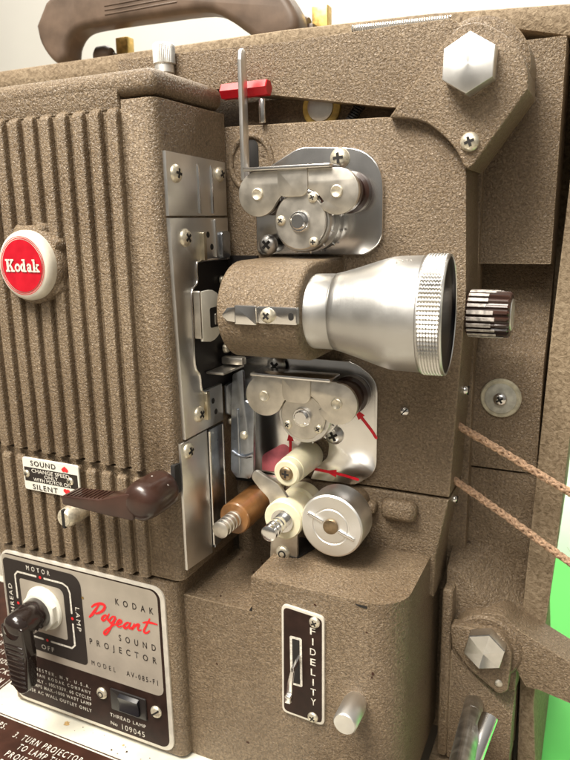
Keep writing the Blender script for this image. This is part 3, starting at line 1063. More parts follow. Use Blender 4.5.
# ---- film guide strip under the lens housing
g = G()
g.prism(rpoly([(3.4, -48.5), (5.2, -26), (13, -22), (13.6, -43), (20.6, -46), (18.6, -92), (16, -97.5), (5, -98), (1.2, -93)], [2, 2, 1.5, 2, 2, 4, 4, 3, 3]), -22, -19.5, bevel=.5)
fg = g.build("film_guide", BLUE_STEEL, proj)
g = G()
g.prism(rr(7.4, 9.2, -95, -49, .5), -23, -21, bevel=.5)
g.tube(smooth_path([(3.4, -22.8, -79), (9, -23, -81.4), (14, -23, -81.4), (19, -22.8, -79)], 4), .9, 8)
g.build("guide_rib", BLUE_STEEL, fg)
screw((12.6, -22, -67), (0, -1, 0), 3.0, fg, h=2.4, kind='none')
g = G()
g.poly([(4.5, -81.8), (9, -83), (14, -83), (18.5, -81.8), (14, -81.2), (9, -81.2)], (0, -22.1, 0), FU, FV)
g.build("guide_slot", DARK, fg, smooth=False)

# ---- lens housing and lens
LYA, LZA = -45.0, 21.3
LD = Vector((0.9973, 0.0735, 0))
LO = Vector((75, LYA, LZA)) - LD * 75
LN = Vector((-0.0735, 0.9973, 0))
g = G()
hp = [(2, 49.5)] + [(LYA + 28.3 * math.cos(math.radians(a)), LZA + 28.3 * math.sin(math.radians(a))) for a in range(90, 271, 9)] + [(2, -7)]
t_prof = hp
g.prism(t_prof, 24.5, 75, plane='YZ', bevel=3.2, segs=4, both=True)
lh = g.build("lens_housing", PAINT, proj, angle=50)
CY = LYA - 28.3
g = G()
g.prism(rpoly([(30, 21), (33.5, 25.4), (39, 26), (39, 17.5), (33.5, 18.0)], [1, 1, .3, .3, 1]), CY - 1.8, CY + 1, bevel=.6)
g.prism(rr(39, 52.5, 16.6, 27.4, .8), CY - 3.6, CY + 1, bevel=.8)
g.prism(rr(52.5, 76, 17.5, 27, 1.2), CY - 1.8, CY + 1, bevel=.6)
lcx = g.build("lens_clamp", CHROME, lh)
screw((59, CY - 1.8, 22.2), (0, -1, 0), 4.2, lcx, h=3.2)
g = G()
g.prism(rr(71, 74, 20, 24, 1.4), CY - 2.1, CY - 1.7)
g.build("clamp_hole", DARK, lcx)
g = G()
g.lathe(LO, LD, [(60, 0), (60, 21.0), (86.4, 21.3), (86.8, 21.0), (87.4, 21.6), (91, 22.4), (100, 25.0), (112, 28.8), (118, 30.4), (122, 31.0), (135.4, 31.3), (135.8, 30.8), (137, 30.7)], 96)
ln = g.build("projection_lens", ALU_X, proj)
g = G()   # knurled ring: rows of small pyramids
prof = [(136.4, 30.8), (136.7, 32.0)]
for k in range(7):
    d = 137.2 + k * 1.5
    prof += [(d, 31.7), (d + .4, 32.5), (d + 1.0, 32.5), (d + 1.4, 31.7)]
prof += [(148.0, 32.3), (148.8, 32.0), (149.0, 31.2), (148.4, 30.9), (146, 30.2), (145.9, 0)]
NK = 180
g.lathe(LO, LD, prof, NK, mod=lambda k, i: (0.978 if (i % 2 and 2 <= k <= 29) else 1.0))
g.build("knurled_ring", KNURL, ln, angle=20)
g = G()
g.lathe(LO, LD, [(148.5, 30.8), (148.0, 30.2), (146.8, 27.2), (147.3, 22), (147.8, 12), (148, 0)], 64)
g.build("front_glass", plain("coated_glass", (0.003, 0.003, 0.006), 0.35, spec=0.25), ln)
g = G()   # engraved ring mark and figures on the barrel
def on_barrel(x, ang, r):
    a = math.radians(ang)
    return LO + LD * x + LN * (r * math.cos(a)) + Vector((0, 0, r * math.sin(a)))
g.tube([on_barrel(126 + 2.2 * math.cos(2 * PI * k / 20), 150 + 4.4 * math.sin(2 * PI * k / 20), 30.85) for k in range(20)], .22, 6, closed=True)
g.tube([on_barrel(126 + .9 * math.cos(2 * PI * k / 12), 150 + 1.8 * math.sin(2 * PI * k / 12), 30.85) for k in range(12)], .2, 6, closed=True)
for (x, a0, a1) in ((122, 112, 116), (125, 109, 113), (127.5, 108, 113), (129.5, 108, 112)):
    g.tube([on_barrel(x, a0, 31.0), on_barrel(x + .6, (a0 + a1) / 2, 31.05), on_barrel(x + .8, a1, 31.05)], .3, 6)
g.build("engraving", ALU, ln)

# ---- sprocket assemblies
def ring_pts(c, r, a0, a1, n=14):
    return arc(c[0], c[1], r, a0, a1, n)
def sprocket_group(name, plate_poly, cl, cr, hub, zflange, flip, arm_front):
    g = G()
    g.prism(plate_poly, -3.2, 0.5, bevel=.9, segs=3)
    pl = g.build(name, CHROME, proj)
    AY = -31.5 if arm_front else -30
    # rollers behind the ends of the guide arm
    for c in (cl, cr):
        g = G()
        g.lathe((c[0], -28, c[1]), (0, 1, 0), [(0, 0), (0, 11.5), (1, 12.2), (7, 12.2), (8, 10), (18, 10), (19, 12.2), (24, 12.2), (25, 11.4), (25, 0)], 40)
        g.build("guide_roller", BAKELITE, pl)
    # toothed drum behind the hub
    g = G()
    g.lathe((hub[0], -27, hub[1]), (0, 1, 0), [(0, 0), (0, 17.2), (.8, 17.8), (6, 17.8), (6.4, 15.0), (15, 15.0), (15.4, 17.8), (23, 17.8), (24, 17.2), (24, 0)], 56)
    for k in range(12):
        a = 2 * PI * k / 12 + .2
        for yy in (-22.5, -7):
            g.lathe((hub[0] + 17.6 * math.cos(a), yy, hub[1] + 17.6 * math.sin(a)), (math.cos(a), 0, math.sin(a)), [(0, .9), (1.2, .7), (1.8, .2), (1.8, 0)], 8)
    g.build("sprocket", STEEL, pl)
    # guide arm
    dx = cr[0] - cl[0]
    top = zflange
    mid = (cl[0] + cr[0]) / 2
    ac = (hub[0], hub[1] + (1.5 if arm_front else 1.0))
    tl_ = math.degrees(math.atan2(ac[1] - cl[1], ac[0] - cl[0]))
    tr_ = math.degrees(math.atan2(ac[1] - cr[1], ac[0] - cr[0])) % 360
    arch_r = (Vector(ac) - Vector(cl)).length - 13
    pts = [(cl[0], top)] + ring_pts(cl, 13, 90, 360 + tl_, 20)
    pts += ring_pts(ac, arch_r, 180 + tl_, tr_ - 180, 18)
    pts += ring_pts(cr, 13, tr_, 450, 20)
    pts += [(cr[0], top)]
    seen = []
    for p in pts:
        if not seen or (Vector(p) - Vector(seen[-1])).length > .3:
            seen.append(p)
    if (Vector(seen[0]) - Vector(seen[-1])).length < .3:
        seen.pop()
    g = G()
    g.prism(seen, AY, AY + 2.6, bevel=.6, segs=2)
    arm = g.build("guide_arm", NICKEL, pl)
    # folded flange along the top of the arm and its tab
    g = G()
    x0, x1 = cl[0] - 8, cr[0] - 3
    g.box(x0, x1, AY - 3.5, AY + 14, top + .2, top + 2.4, bevel=.7)
    g.build("film_flange", CHROME, pl)
    g = G()
    xm = mid - 2
    g.prism(rr(xm - 9.5, xm + 9.5, top - 15, top + .4, (5, 5, 1, 1)), AY - 1.1, AY + .4, bevel=.5)
    g.build("flange_tab", NICKEL, pl)
    for c in (cl, cr):
        g = G()
        g.lathe((c[0], AY, c[1]), (0, -1, 0), [(-.5, 3.6), (.9, 3.5), (1.2, 3.0), (.9, 2.2), (.5, 1.4), (.4, 0)], 28)
        g.build("rivet", SCREW, pl)
    # hub cover and its bolt
    hr = 14.8 if arm_front else 16.2
    g = G()
    g.lathe((hub[0], -27.6 if arm_front else -27.6, hub[1]), (0, -1, 0), [(0, hr - .2), (1.6, hr), (2.1, hr - .5), (2.1, 0)], 64)
    hb_ = g.build("hub_cover", NICKEL, pl)
    g = G()
    g.lathe((hub[0], -29.6, hub[1]), (0, -1, 0), [(0, 6.0), (1.6, 6.0), (2, 5.6), (2, 4.6), (3.2, 4.6), (3.9, 3.9), (3.9, 0)], 40)
    g.build("hub_bolt", CHROME, pl)
    return pl, AY

up_plate = rpoly([(16, 50.5), (90, 50.5), (100, 58), (100, 112), (47, 115.5), (16, 100)], [5, 12, 14, 26, 22, 16], 8)
pl, AY = sprocket_group("upper_sprocket_plate", up_plate, (31.5, 87.3), (81.5, 87.4), (58.5, 71.2), 100.2, False, False)
screw((73.5, -3.2, 107.4), (0, -1, 0), 6.0, pl, h=4, ang=.1)
screw((27.2, -8, 57.2), (0, -1, 0), 6.2, pl, h=4, ang=.75, mat=STEEL)
for (dx, dz) in ((-12.2, .6), (8.2, 13.2), (8.6, -11.8)):
    screw((58.5 + dx, -29.7, 71.2 + dz), (0, -1, 0), 2.9, pl, h=1.6)
lo_plate = rpoly([(3, -20), (20, -15), (82, -15.5), (98.5, -26), (98.5, -88), (84, -98.5), (52, -99), (56, -90), (64.5, -82), (66, -70), (54, -66), (47, -80), (40, -99), (6, -99)], [4, 3, 22, 22, 16, 12, 1, 5, 7, 6, 5, 5, 1, 3], 7)
pl2, AY2 = sprocket_group("lower_sprocket_plate", lo_plate, (33.2, -35.6), (82.0, -36.2), (58.6, -47.2), -22.8, True, True)
g = G()
g.box(15, 92, 1.2, 2.6, -96, -20)
g.build("plate_opening", DARK, pl2)
screw((30.0, -6, -21.2), (0, -1, 0), 6.4, pl2, h=4, ang=.7, mat=STEEL)
screw((70.0, -3.2, -65.5), (0, -1, 0), 6.2, pl2, h=4, ang=.5, mat=STEEL)
for (dx, dz) in ((-10.2, -6.0), (10.6, -6.6), (-.8, 13.2)):
    screw((58.6 + dx, -29.7, -47.2 + dz), (0, -1, 0), 2.9, pl2, h=1.6)
g = G()   # red threading arrows painted on the plate
o = (0, -3.2, 0)
def arrow(pts, w_, head):
    g.ribbon(smooth_path(pts, 6), w_, o, FU, FV, lift=.12)
    a, b = Vector(pts[-2]), Vector(pts[-1])
    d = (b - a).normalized()
    n_ = Vector((-d.y, d.x))
    g.poly([tuple(b - d * head + n_ * head * .55), tuple(b - d * head - n_ * head * .55), tuple(b + d * head * .7)], o, FU, FV, lift=.16)
arrow([(98, -64), (94.5, -59), (85, -48)], 2.0, 5)
g.build("threading_arrow", REDP, pl2, smooth=False)
g = G()
arrow([(86, -94.2), (76, -92.6), (66, -91.8)], 1.9, 5)
g.ribbon([(66, -91.8), (54, -91.2)], 1.9, o, FU, FV, lift=.13)
g.build("threading_arrow", REDP, pl2, smooth=False)
g = G()
arrow([(37.6, -82), (37.9, -75), (37.6, -69)], 2.0, 4.5)
g.build("threading_arrow", REDP, pl2, smooth=False)
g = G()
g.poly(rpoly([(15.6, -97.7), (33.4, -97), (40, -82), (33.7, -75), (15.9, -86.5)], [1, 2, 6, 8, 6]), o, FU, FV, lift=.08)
g.build("red_reflection_patch", RED_REFLECT, pl2, smooth=False)  # red reflection in the chrome, painted as a flat pink patch

# ---- rollers below
def threaded(g, c, y0, y1, r, mi=0):
    n = int(abs(y1 - y0) / 1.2)
    prof = [(0, 0), (0, r * .75), (.8, r)]
    d = 1.0
    L = abs(y1 - y0)
    while d < L - 2:
        prof += [(d, r), (d + 2.6, r), (d + 3.0, r * .86), (d + 3.8, r * .86)]
        d += 4.2
    prof += [(L, r), (L, 0)]
    g.lathe((c[0], y0, c[1]), (0, 1 if y1 > y0 else -1, 0), prof, 32, mi)
g = G()
c = (14.0, -118.2)
g.lathe((c[0], -42, c[1]), (0, 1, 0), [(0, 0), (0, 7), (0, 10.2), (1.0, 11.0), (34, 11.0), (35, 10), (35, 0)], 48)
r1 = g.build("amber_roller", TAN_ROLLER, proj)
g = G()
threaded(g, c, -61, -38, 5.6)
g.build("threaded_shaft", NICKEL, r1)
g = G()
g.box(10, 32, -6, 0, -112, -100, bevel=2)
g.cyl((c[0] + 1, -8, c[1]), (c[0] + 1, 1, c[1]), 5.5, 1)
g.build("roller_boss", NICKEL, r1)

c = (52, -81.5)
g = G()
g.lathe((c[0], -41, c[1]), (0, 1, 0), [(0, 0), (0, 7.6), (.8, 8.6), (6, 8.8), (6.3, 8.5), (6.8, 9.0), (38, 9.6), (39, 9), (39, 0)], 44)
r2 = g.build("pressure_roller", IVORY, proj)
screw((c[0], -41, c[1]), (0, -1, 0), 4.6, r2, h=1.8, mat=BRONZE)
c = (49.3, -113.2)
g = G()
g.lathe((c[0], -42, c[1]), (0, 1, 0), [(0, 0), (0, 12.2), (.8, 13.0), (8, 13.0), (9, 11), (24, 11), (25, 13.0), (36, 13.0), (37, 12.2), (37, 0)], 48)
r3 = g.build("guide_roller", IVORY, proj)
r3['label'] = "larger ivory roller on a threaded shaft"
g = G()
threaded(g, c, -63, -38, 5.0)
g.lathe((c[0], -43.2, c[1]), (0, 1, 0), [(0, 4), (0, 7.6), (1.2, 7.6)], 32)
g.build("threaded_shaft", CHROME, r3)
g = G()
g.prism(rpoly([(36.5, -144), (56, -147), (57, -120), (50, -100), (44, -92), (27, -84), (24, -90), (30, -97), (37, -103), (38, -122)], [1, 1, 6, 8, 6, 4, 4, 5, 6, 4]), -36, -33.5, bevel=.6)
rb = g.build("roller_bracket", NICKEL, proj)
screw((46.5, -36, -139), (0, -1, 0), 5.0, rb, h=2.4, kind='socket')

# ---- sound drum
c = (81.6, -111.7)
g = G()
g.lathe((c[0], -41, c[1]), (0, 1, 0), [(0, 0), (0, 10.6), (.35, 11.0), (.35, 11.8), (0, 12.2), (0, 19.2), (.8, 20.2), (2.4, 20.5), (19, 20.5), (20, 19.8), (20, 0)], 80)
dr = g.build("sound_drum", ALU_Y, proj)
g = G()
for sg in (1, -1):
    M = Matrix.Translation(Vector((c[0], -41, c[1]))) @ Matrix.Rotation(math.radians(22 if sg > 0 else 204), 4, 'Y')
    g.box(5.5, 16.5, -1.2, .3, -1.0, 1.0, bevel=.4, mat=M)
g.build("drum_bar", CHROME, dr)  # pair of thin raised chrome bars on the drum face
g = G()
g.cyl((c[0], -42.8, c[1]), (c[0], -38, c[1]), 4.8, .7)
g.build("drum_shaft", BRONZE, dr)
g = G()
g.cyl((c[0] + 3, -22, c[1] + 2), (c[0] + 3, 1, c[1] + 2), 9, .7)
g.build("drum_bearing", PAINT, dr)

# ---- sound head housing with fidelity plate
FY = -68.0
g = G()
g.prism([(-11.5, -170.5), (38.0, -170.5), (38.0, -288), (-11.5, -288)], FY, 0, bevel=1.0)
top = [(-11.5, -165)]
g2 = [(-20, -288), (131.5, -288), (131.5, -141), (56, -141), (56, -141), (39.4, -141), (39.4, -164.9), (-20, -164.9)]
g.bm.clear()
g.prism([(-20, -288), (134.5, -288), (134.5, -141), (39.4, -141), (39.4, -164.9), (-20, -164.9)], FY, 34, bevel=2.0, segs=4,
        sel=[(lambda c_: c_.x > 134.4 and c_.y < FY + .1, 20, 10)])
sh = g.build("sound_head", PAINT, proj)
g = G()
g.prism([(37.4, -164.6), (39.2, -164.6), (39.2, -161.6)], FY - .3, FY + 1)
g.build("cover_gap", DARK, sh)
g = G()
g.prism([(107, -143.6), (110, -144.6), (114.2, -144.8), (114.2, -143.2), (107, -143.2)], FY - .25, FY + 1)
g.build("cover_gap", DARK, sh)
g = G()
g.prism([(57, -36), (62, -20), (60, -8), (46, -8), (44, -38)], -140.6, -140.4, plane='XY')
g.build("drum_slot", DARK, sh)
FPY = FY - 1.6
g = G()
g.prism(rpoly([(60.5, -153.4), (88.4, -156.0), (88.0, -231.0), (59.4, -229.4)], 4), FPY, FY + .5, bevel=.4)
fp = g.build("fidelity_plate", BORDER, proj)
o = (0, FPY, 0)
g = G()
g.poly(rpoly([(62.0, -155.2), (86.9, -157.5), (86.5, -229.3), (60.9, -227.8)], 3.2), o, FU, FV, lift=.12)
g.build("brown_field", BROWNP, fp, smooth=False)
g = G()
g.poly(rr(65.8, 73.8, -207.5, -173.6, 1.2), o, FU, FV, lift=.24)
for k, ch in enumerate("FIDELITY"):
    wd = {'I': .9, 'L': 3.0, 'D': 3.8}.get(ch, 3.5)
    g.text(ch, 81.0 - wd / 2, -169.2 - k * 6.95, wd, 4.6, o, FU, FV, lift=.24, bold=.012)
g.build("white_lettering", INKW, fp, smooth=False)
g = G()
g.poly(rr(67.4, 72.3, -205.9, -175.2, .6), o, FU, FV, lift=.36)
g.build("slot_opening", DARK, fp, smooth=False)
screw((82.3, FPY, -160.6), (0, -1, 0), 3.5, fp, ang=.5)
screw((80.6, FPY, -226.6), (0, -1, 0), 3.5, fp, ang=1.0)
g = G()
M = Matrix.Translation(Vector((71.6, FPY + 1, -189))) @ Matrix.Rotation(math.radians(12), 4, 'X')
g.prism([(71.4, -187), (73.0, -187), (71.8, -199), (71.4, -209.5), (67.6, -208.5), (68.4, -199)], FPY - 11, FPY - 8.5, bevel=.5, both=True)
g.prism([(FPY + 2, -185), (FPY - 11, -187), (FPY - 11, -190), (FPY + 2, -188)], 71.4, 73.0, plane='YZ', bevel=.2)
g.prism(rr(67.4, 71.5, -211, -206.2, .8), FPY - 13.2, FPY - 8.6, bevel=.6, both=True)
g.build("fidelity_lever", CHROME, fp)
g = G()
g.lathe((108.2, FY, -207.2), (0, -1, 0), [(0, 6.3), (3, 6.7), (4, 7.1), (20.5, 6.9), (21.6, 6.2), (21.6, 0)], 72, mod=lambda k, i: 1 + (.018 if i % 2 and 1 <= k <= 3 else 0))
g.build("exciter_knob", ALU_Y, proj)
g = G()
for (x, z, r_) in ((82, -150, .8), (118, -186, 1.1), (117.4, -188.6, .7), (12, -210, .8), (33, -263, .9), (114, -160, .6)):
    g = G()
    g.poly([(x + r_ * (1 + .4 * math.sin(5 * k + x)) * math.cos(2 * PI * k / 10), z + r_ * (1 + .4 * math.cos(3 * k + z)) * math.sin(2 * PI * k / 10)) for k in range(10)], (0, FY, 0), FU, FV, lift=.1)
    g.build("rust_mark", BROWNL, sh, smooth=False)

# ---- reel arm along the top and its bracket
g = G()
g.prism(rpoly([(-90, 180.5), (35, 177), (106, 177.5), (140, 177), (150, 130), (101.5, 134.5), (-7, 153.7), (-90, 168)], [1, 30, 30, 10, 3, 2, 2, 1]), 4, 28, bevel=3.2, segs=4)
g.lathe((149.5, 6, 150), (0, 1, 0), [(0, 0), (0, 25), (2, 27.6), (20, 28), (30, 28), (30, 0)], 56)
ra = g.build("reel_arm", PAINT, proj)
g = G()
bk = [(104.0, 127.8), (134.2, 164.3)] + smooth_path([(134.2, 164.3), (142.9, 170.6), (153.7, 170.2), (167.7, 161.0), (176.2, 148), (178, 136)], 5)[1:] + [(152.2, 99.6), (149.2, 97.4), (146.5, 99.6)] + smooth_path([(146.5, 99.6), (141.6, 108.5), (133, 117.5), (122, 124.6), (104.0, 127.8)], 5)[1:-1]
bk = [tuple(p) for p in bk]
g.prism(bk, -6, 34, bevel=1.2, segs=3)
br = g.build("arm_bracket", PAINT, proj)
g = G()
g.prism(hexagon(149, 149.4, 15.0, 88), -18, -5.5, bevel=.7)
g.build("hex_bolt", metal("turned_hex", (0.84, 0.84, 0.83), 0.42, 0.45, "Y", 0.05, 120), br)
screw((149.6, -6, 111.6), (0, -1, 0), 5.2, br, h=3.4, ang=.35)
def coil(g, p0, p1, r, wire, turns, seg=8):
    p0, p1 = Vector(p0), Vector(p1)
    d = (p1 - p0)
    L = d.length
    d.normalize()
    u = d.cross(Vector((0, 1, 0))).normalized() if abs(d.y) < .9 else d.cross(Vector((1, 0, 0))).normalized()
    v = d.cross(u)
    n = turns * 9
    g.tube([p0 + d * (L * k / n) + (u * math.cos(2 * PI * k / 9) + v * math.sin(2 * PI * k / 9)) * r for k in range(n + 1)], wire, 5)
g = G()
coil(g, (68, 34, 186.5), (128, 34, 184.5), 2.0, .55, 40)
g.build("tension_spring", STEEL, ra)
g = G()
coil(g, (73, 13, 129), (82, 15, 142), 2.6, .8, 10)
g.build("return_spring", BLACK, ra)
g = G()
g.lathe((53.0, 20, 140.2), (0, -1, 0), [(0, 12.5), (2, 12.5), (3, 11), (3, 8.6), (2.2, 8.4)], 40)
rw = g.build("rubber_washer", RUBBER, proj)
g = G()
g.lathe((53.0, 20, 140.2), (0, -1, 0), [(0, 8.6), (4, 8.4), (4.6, 6.5), (4.6, 0)], 36)
g.build("washer_cap", ALU, rw)

# ---- end panel right of the film path
g = G()
prof = [(45, 170.8), (45, 43.2), (76, 42.0), (70, 20), (54, -8), (47.5, -14), (46.5, -16), (46.5, -92.4), (88, -92.4), (88, 170.8)]
g.prism(prof, 192, 138, plane='YZ', bevel=1.2, sel=None)
g.build("end_panel", PAINT, proj)
g = G()
g.prism(rpoly([(138, -94.2), (181, -94.2), (190, -92.6), (192.6, -89), (193, -160), (190, -200), (190, -300), (138, -300)], [1, 2, 3, 1, 1, 1, 1, 1]), 48, 66, bevel=1.2)
lp = g.build("lower_end_panel", PAINT, proj)
g = G()
g.loft([(141, -158), (149, -160), (190, -203), (190, -240), (141, -240)], 22, [(141, -146), (168, -150), (192, -180), (192, -240), (141, -240)], 49, bevel=1.2)
g.loft([(148, -215), (190, -252), (190, -287), (182, -297), (148, -299)], 12, [(141, -200), (190, -238), (190.4, -290), (182.4, -300), (141, -300)], 30, bevel=1.0)
g.box(141, 148, 10, 40, -298, -168, bevel=2.5, segs=3)
g.build("hinge_block", PAINT, proj, angle=18)
g = G()
g.lathe((170, 12, -206), (0, 1, 0), [(0, 0), (0, 21.5), (1.5, 23), (12, 23.5), (14, 23.5), (14, 0)], 56)
g.prism(rpoly([(165, -182), (180, -180), (190, -188.5), (222, -203.5), (300, -238), (300, -270), (226, -233), (204.6, -228.5), (197, -229), (192.5, -222), (189, -214), (172, -214)], [3, 8, 12, 10, 1, 1, 8, 5, 4, 4, 1, 1]), 14, 40, bevel=1.6, segs=3)
g.build("lower_reel_arm", PAINT, proj, angle=22)
g = G()
g.prism(rpoly([(147.5, -190.5), (165, -189.5), (179.5, -188), (187.8, -201), (186.5, -230), (180.8, -233.5), (161, -220), (149.6, -206)], [4, 8, 12, 12, 5, 3, 14, 10], 7), 6, 14, bevel=1.2, segs=3)
hpz = g.build("hinge_plate", PAINT, proj)
g = G()
g.prism(hexagon(171.2, -199.5, 13.4, 78), -2, 6.5, bevel=.5)
t_ = bmesh.new()
hv = [t_.verts.new((a, -2.15, b)) for a, b in hexagon(171.2, -199.5, 12.8, 78)]
av = t_.verts.new((171.2, -4.6, -199.5))
for k in range(6):
    t_.faces.new((hv[k], hv[(k + 1) % 6], av))
g.add(t_)
g.build("hex_bolt", metal("polished_hex", (0.80, 0.80, 0.79), 0.2, noise=0.08), hpz, angle=8)
g = G()
g.lathe((180.5, 6.3, -225), (0, -1, 0), [(-.5, 2.7), (.7, 2.6), (1.2, 1.8), (1.3, 0)], 20)
g.build("rivet", NICKEL, hpz)
# focusing knob with fluted, worn grip
g = G()
NF = 22
def flute(k, i):
    return 1.0 if (i % 4) in (1, 2) else 0.90
g.lathe((151, 5, 16.8), (1, 0, 0), [(0, 0), (0, 12.6), (1, 13.6), (23, 13.3), (24, 12.4), (24.4, 9.5), (24.4, 0)], NF * 4, mod=lambda k, i: flute(k, i) if 1 <= k <= 4 else 1)
tk = g.build("tilt_knob", BAKELITE, proj)
g = G()
for i in range(NF):
    a = 2 * PI * (i * 4 + 1.5) / (NF * 4)
    # u is the lathe's own start direction for an x axis
    uu, vv2 = Vector((0, 1, 0)), Vector((0, 0, 1))
    ln_ = random.choice((random.uniform(8, 15), random.uniform(14, 21.5)))
    if random.random() < .12:
        continue
    p = Vector((151, 5, 16.8)) + (uu * math.cos(a) + vv2 * math.sin(a)) * 13.55
    tdir = (-uu * math.sin(a) + vv2 * math.cos(a))
    rd = (uu * math.cos(a) + vv2 * math.sin(a))
    M = Matrix(((1, 0, 0), tuple(tdir), tuple(rd))).transposed().to_4x4()
    M.translation = p
    g.box(.9, .9 + ln_, -1.2, random.uniform(.5, 1.2), -.4, .28, bevel=.15, segs=1, mat=M)
g.build("worn_paint", WORN, tk)
g = G()
g.lathe((174.9, 5, 16.8), (1, 0, 0), [(0, 9.6), (.9, 9.2), (.9, 0)], 32)
g.build("knob_cap", ALU, tk)
# washer and screw on the end panel
g = G()
g.lathe((167, 46.6, -43.4), (0, -1, 0), [(0, 12.9), (1.6, 12.9), (2.4, 12.2), (2.4, 9.6)], 48)
ew = g.build("panel_washer", plain("cream_washer", (0.55, 0.51, 0.38), .5, noise=.3, nscale=300), proj)
g = G()
g.lathe((167, 46.6, -43.4), (0, -1, 0), [(1, 10.2), (3.0, 10.0), (3.6, 9.0), (3.6, 0)], 48)
g.build("fibre_disc", FIBREW, ew)
screw((167, 43, -43.4), (0, -1, 0), 4.6, ew, h=3.2, ang=.6, mat=CHROME)

# ---- tilt rods at the lower right
g = G()
prof = [(0, 0), (0, 4.6), (.8, 5.8), (2, 6.3)]
d = 3
for d_ in (24, 38):
    prof += [(d_, 6.3), (d_ + .15, 6.18), (d_ + .5, 6.18), (d_ + .65, 6.3)]
d = 150
prof += [(d, 6.3), (d, 0)]
p0, p1 = Vector((164.3, 18, -252.8)), Vector((177.2, -120, -191.3))
g.lathe(p0, p1 - p0, prof, 36)
g.build("support_rod", metal("dull_steel_rod", (0.58, 0.57, 0.55), 0.3, noise=0.3, nscale=160), proj, angle=8)
g = G()
g.cyl((181.1, -38, -216.4), (172.5, -74, -240), 4.9, .6)
g.build("latch_rod", CHROME, proj)

# ---- white instruction tray under the housing
TZ = -287.2
g = G()
g.box(-420, 70, -210, 60, TZ - 16, TZ, bevel=1.5)
tray = g.build("instruction_tray", SHELFW, proj)
o = (0, 0, TZ)
TU, TV = (1, 0, 0), (0, 1, 0)
g = G()
g.poly([(-400, -200), (20, -200), (20, -93.6), (-400, -92.0)], o, TU, TV, lift=.12)
g.poly([(-400, -76), (-187.5, -74.5), (-187.5, 50), (-400, 50)], o, TU, TV, lift=.12)
g.build("brown_field", BROWNL, tray, smooth=False)
g = G()
g.ribbon([(-400, -93.7), (19, -95.3)], 1.1, o, TU, TV, lift=.25)
g.ribbon([(-189.4, 50), (-189.4, -75.5), (-400, -77.4)], 1.0, o, TU, TV, lift=.25)
for (t_, x, y, w_) in (("3. TURN PROJECTOR ON", -139, -107.8, 74), ("TO LAMP THREAD THE", -127.5, -115.4, 66), ("PROJECTION LAMP AND", -130.5, -123.4, 74), ("FRAME PICTURE WITH", -129.5, -131.4, 74)):
    g.text(t_, x, y, w_, 5.2, o, TU, TV, lift=.25, sp=1.4, bold=.004)
for (t_, x, y) in (("LAMPS.", -171, -104.8), ("REEL", -171, -112.5), ("FILM", -171, -120.4)):
    g.text(t_, x, y, 21, 5.2, o, TU, TV, lift=.25, sp=1.4, bold=.004)
for k, t_ in enumerate(("1. PLUG CORD IN", "SPEAKER JACKS", "AND LINE SOCKET", "SET SWITCH OFF", "TONE CONTROL", "RAISE VOLUME", "FILM IN GATE")):
    g.text(t_, -252, -68 + k * 9.4, 58, 5.2, o, TU, TV, lift=.25, sp=1.4, bold=.004)
g.build("white_lettering", INKW, tray, smooth=False)
g = G()
RUST = plain("rust_stain", (0.55, 0.36, 0.15), .7, noise=.4, nscale=700)
for (x, y, r_) in ((-112, -81.5, 2.2), (-92.5, -73, 2.4), (-60, -82, .9), (-120, -66, .6)):
    g = G()
    g.poly([(x + r_ * (1 + .35 * math.sin(4 * k + x)) * math.cos(2 * PI * k / 12), y + r_ * (1 + .35 * math.cos(3 * k)) * math.sin(2 * PI * k / 12)) for k in range(12)], o, TU, TV, lift=.1)
    g.build("rust_stain", RUST, tray, smooth=False)

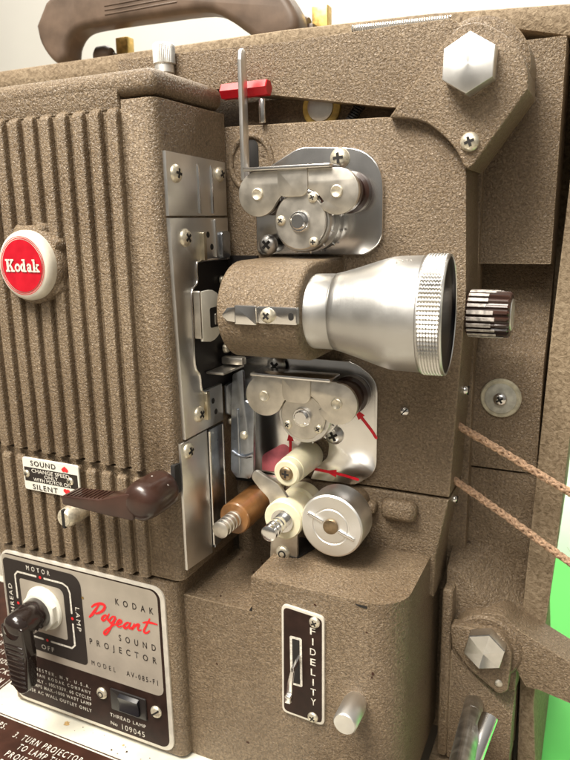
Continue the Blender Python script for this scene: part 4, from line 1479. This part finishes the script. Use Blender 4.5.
# ================================================================== DRIVE BELTS
def belt(name, p0, p1, label):
    p0, p1 = Vector(p0), Vector(p1)
    d = p1 - p0
    L = d.length
    d.normalize()
    u = d.cross(Vector((0, 1, 0))).normalized()
    v = d.cross(u)
    g = G()
    n = int(L / 1.3)
    for s in range(6):
        pts = []
        for k in range(n + 1):
            a = (1 if s < 3 else -1) * (2 * PI * k * 1.3 / 15 + .5 * math.sin(k * .11 + s)) + 2 * PI * (s % 3) / 3
            r_ = 1.45 + .2 * math.sin(3 * a + s)
            wob = Vector((0, .5 * math.sin(k * .05 + p0.z), .6 * math.sin(k * .07) - 3.2 * math.sin(PI * k / n)))
            pts.append(p0 + d * (L * k / n) + wob + (u * math.cos(a) + v * math.sin(a)) * r_)
        g.tube(pts, 1.05, 7)
    for k in range(90):       # loose fibres
        q = p0 + d * (L * random.random())
        a = random.uniform(0, 2 * PI)
        dr_ = u * math.cos(a) + v * math.sin(a)
        g.tube([q + dr_ * 2.6, q + dr_ * 3.5 + d * random.uniform(-1.5, 1.5), q + dr_ * random.uniform(3.6, 4.4) + d * random.uniform(-3, 3)], .07, 4)
    o = g.build(name, CORD)
    o['label'] = label
    o['category'] = "drive belt"
    o['group'] = "drive belts running out to the reel arm"
    return o
belt("drive_belt", (140, 14, -52.5), (330, 14, -139.5), "upper braided pinkish brown belt leaving the cover just below the round washer")
belt("drive_belt", (139, 14, -88.5), (330, 14, -193.5), "lower braided pinkish brown belt leaving the cover beside the horizontal seam")

# ------------------------------------------------------------------ crumbs of dirt lying on the ledges
g = G()
for k in range(90):
    if k < 55:
        x, y, z = random.uniform(-8, 38), random.uniform(-62, -4), -164.9
    elif k < 72:
        x, y, z = random.uniform(42, 128), random.uniform(-60, -4), -141
    else:
        x, y, z = random.uniform(-180, 0), random.uniform(-92, -79), TZ
    r_ = random.choice((.2, .25, .3, .4, .7))
    t = bmesh.new()
    bmesh.ops.create_icosphere(t, subdivisions=1, radius=r_)
    for v in t.verts:
        v.co = Vector((v.co.x * random.uniform(.7, 1.4), v.co.y * random.uniform(.7, 1.4), v.co.z * .7)) + Vector((x, y, z + r_ * .5))
    g.add(t, mi=k % 2)
dirt = g.build("dirt", [BROWNL, PAINT])
dirt['kind'] = 'stuff'
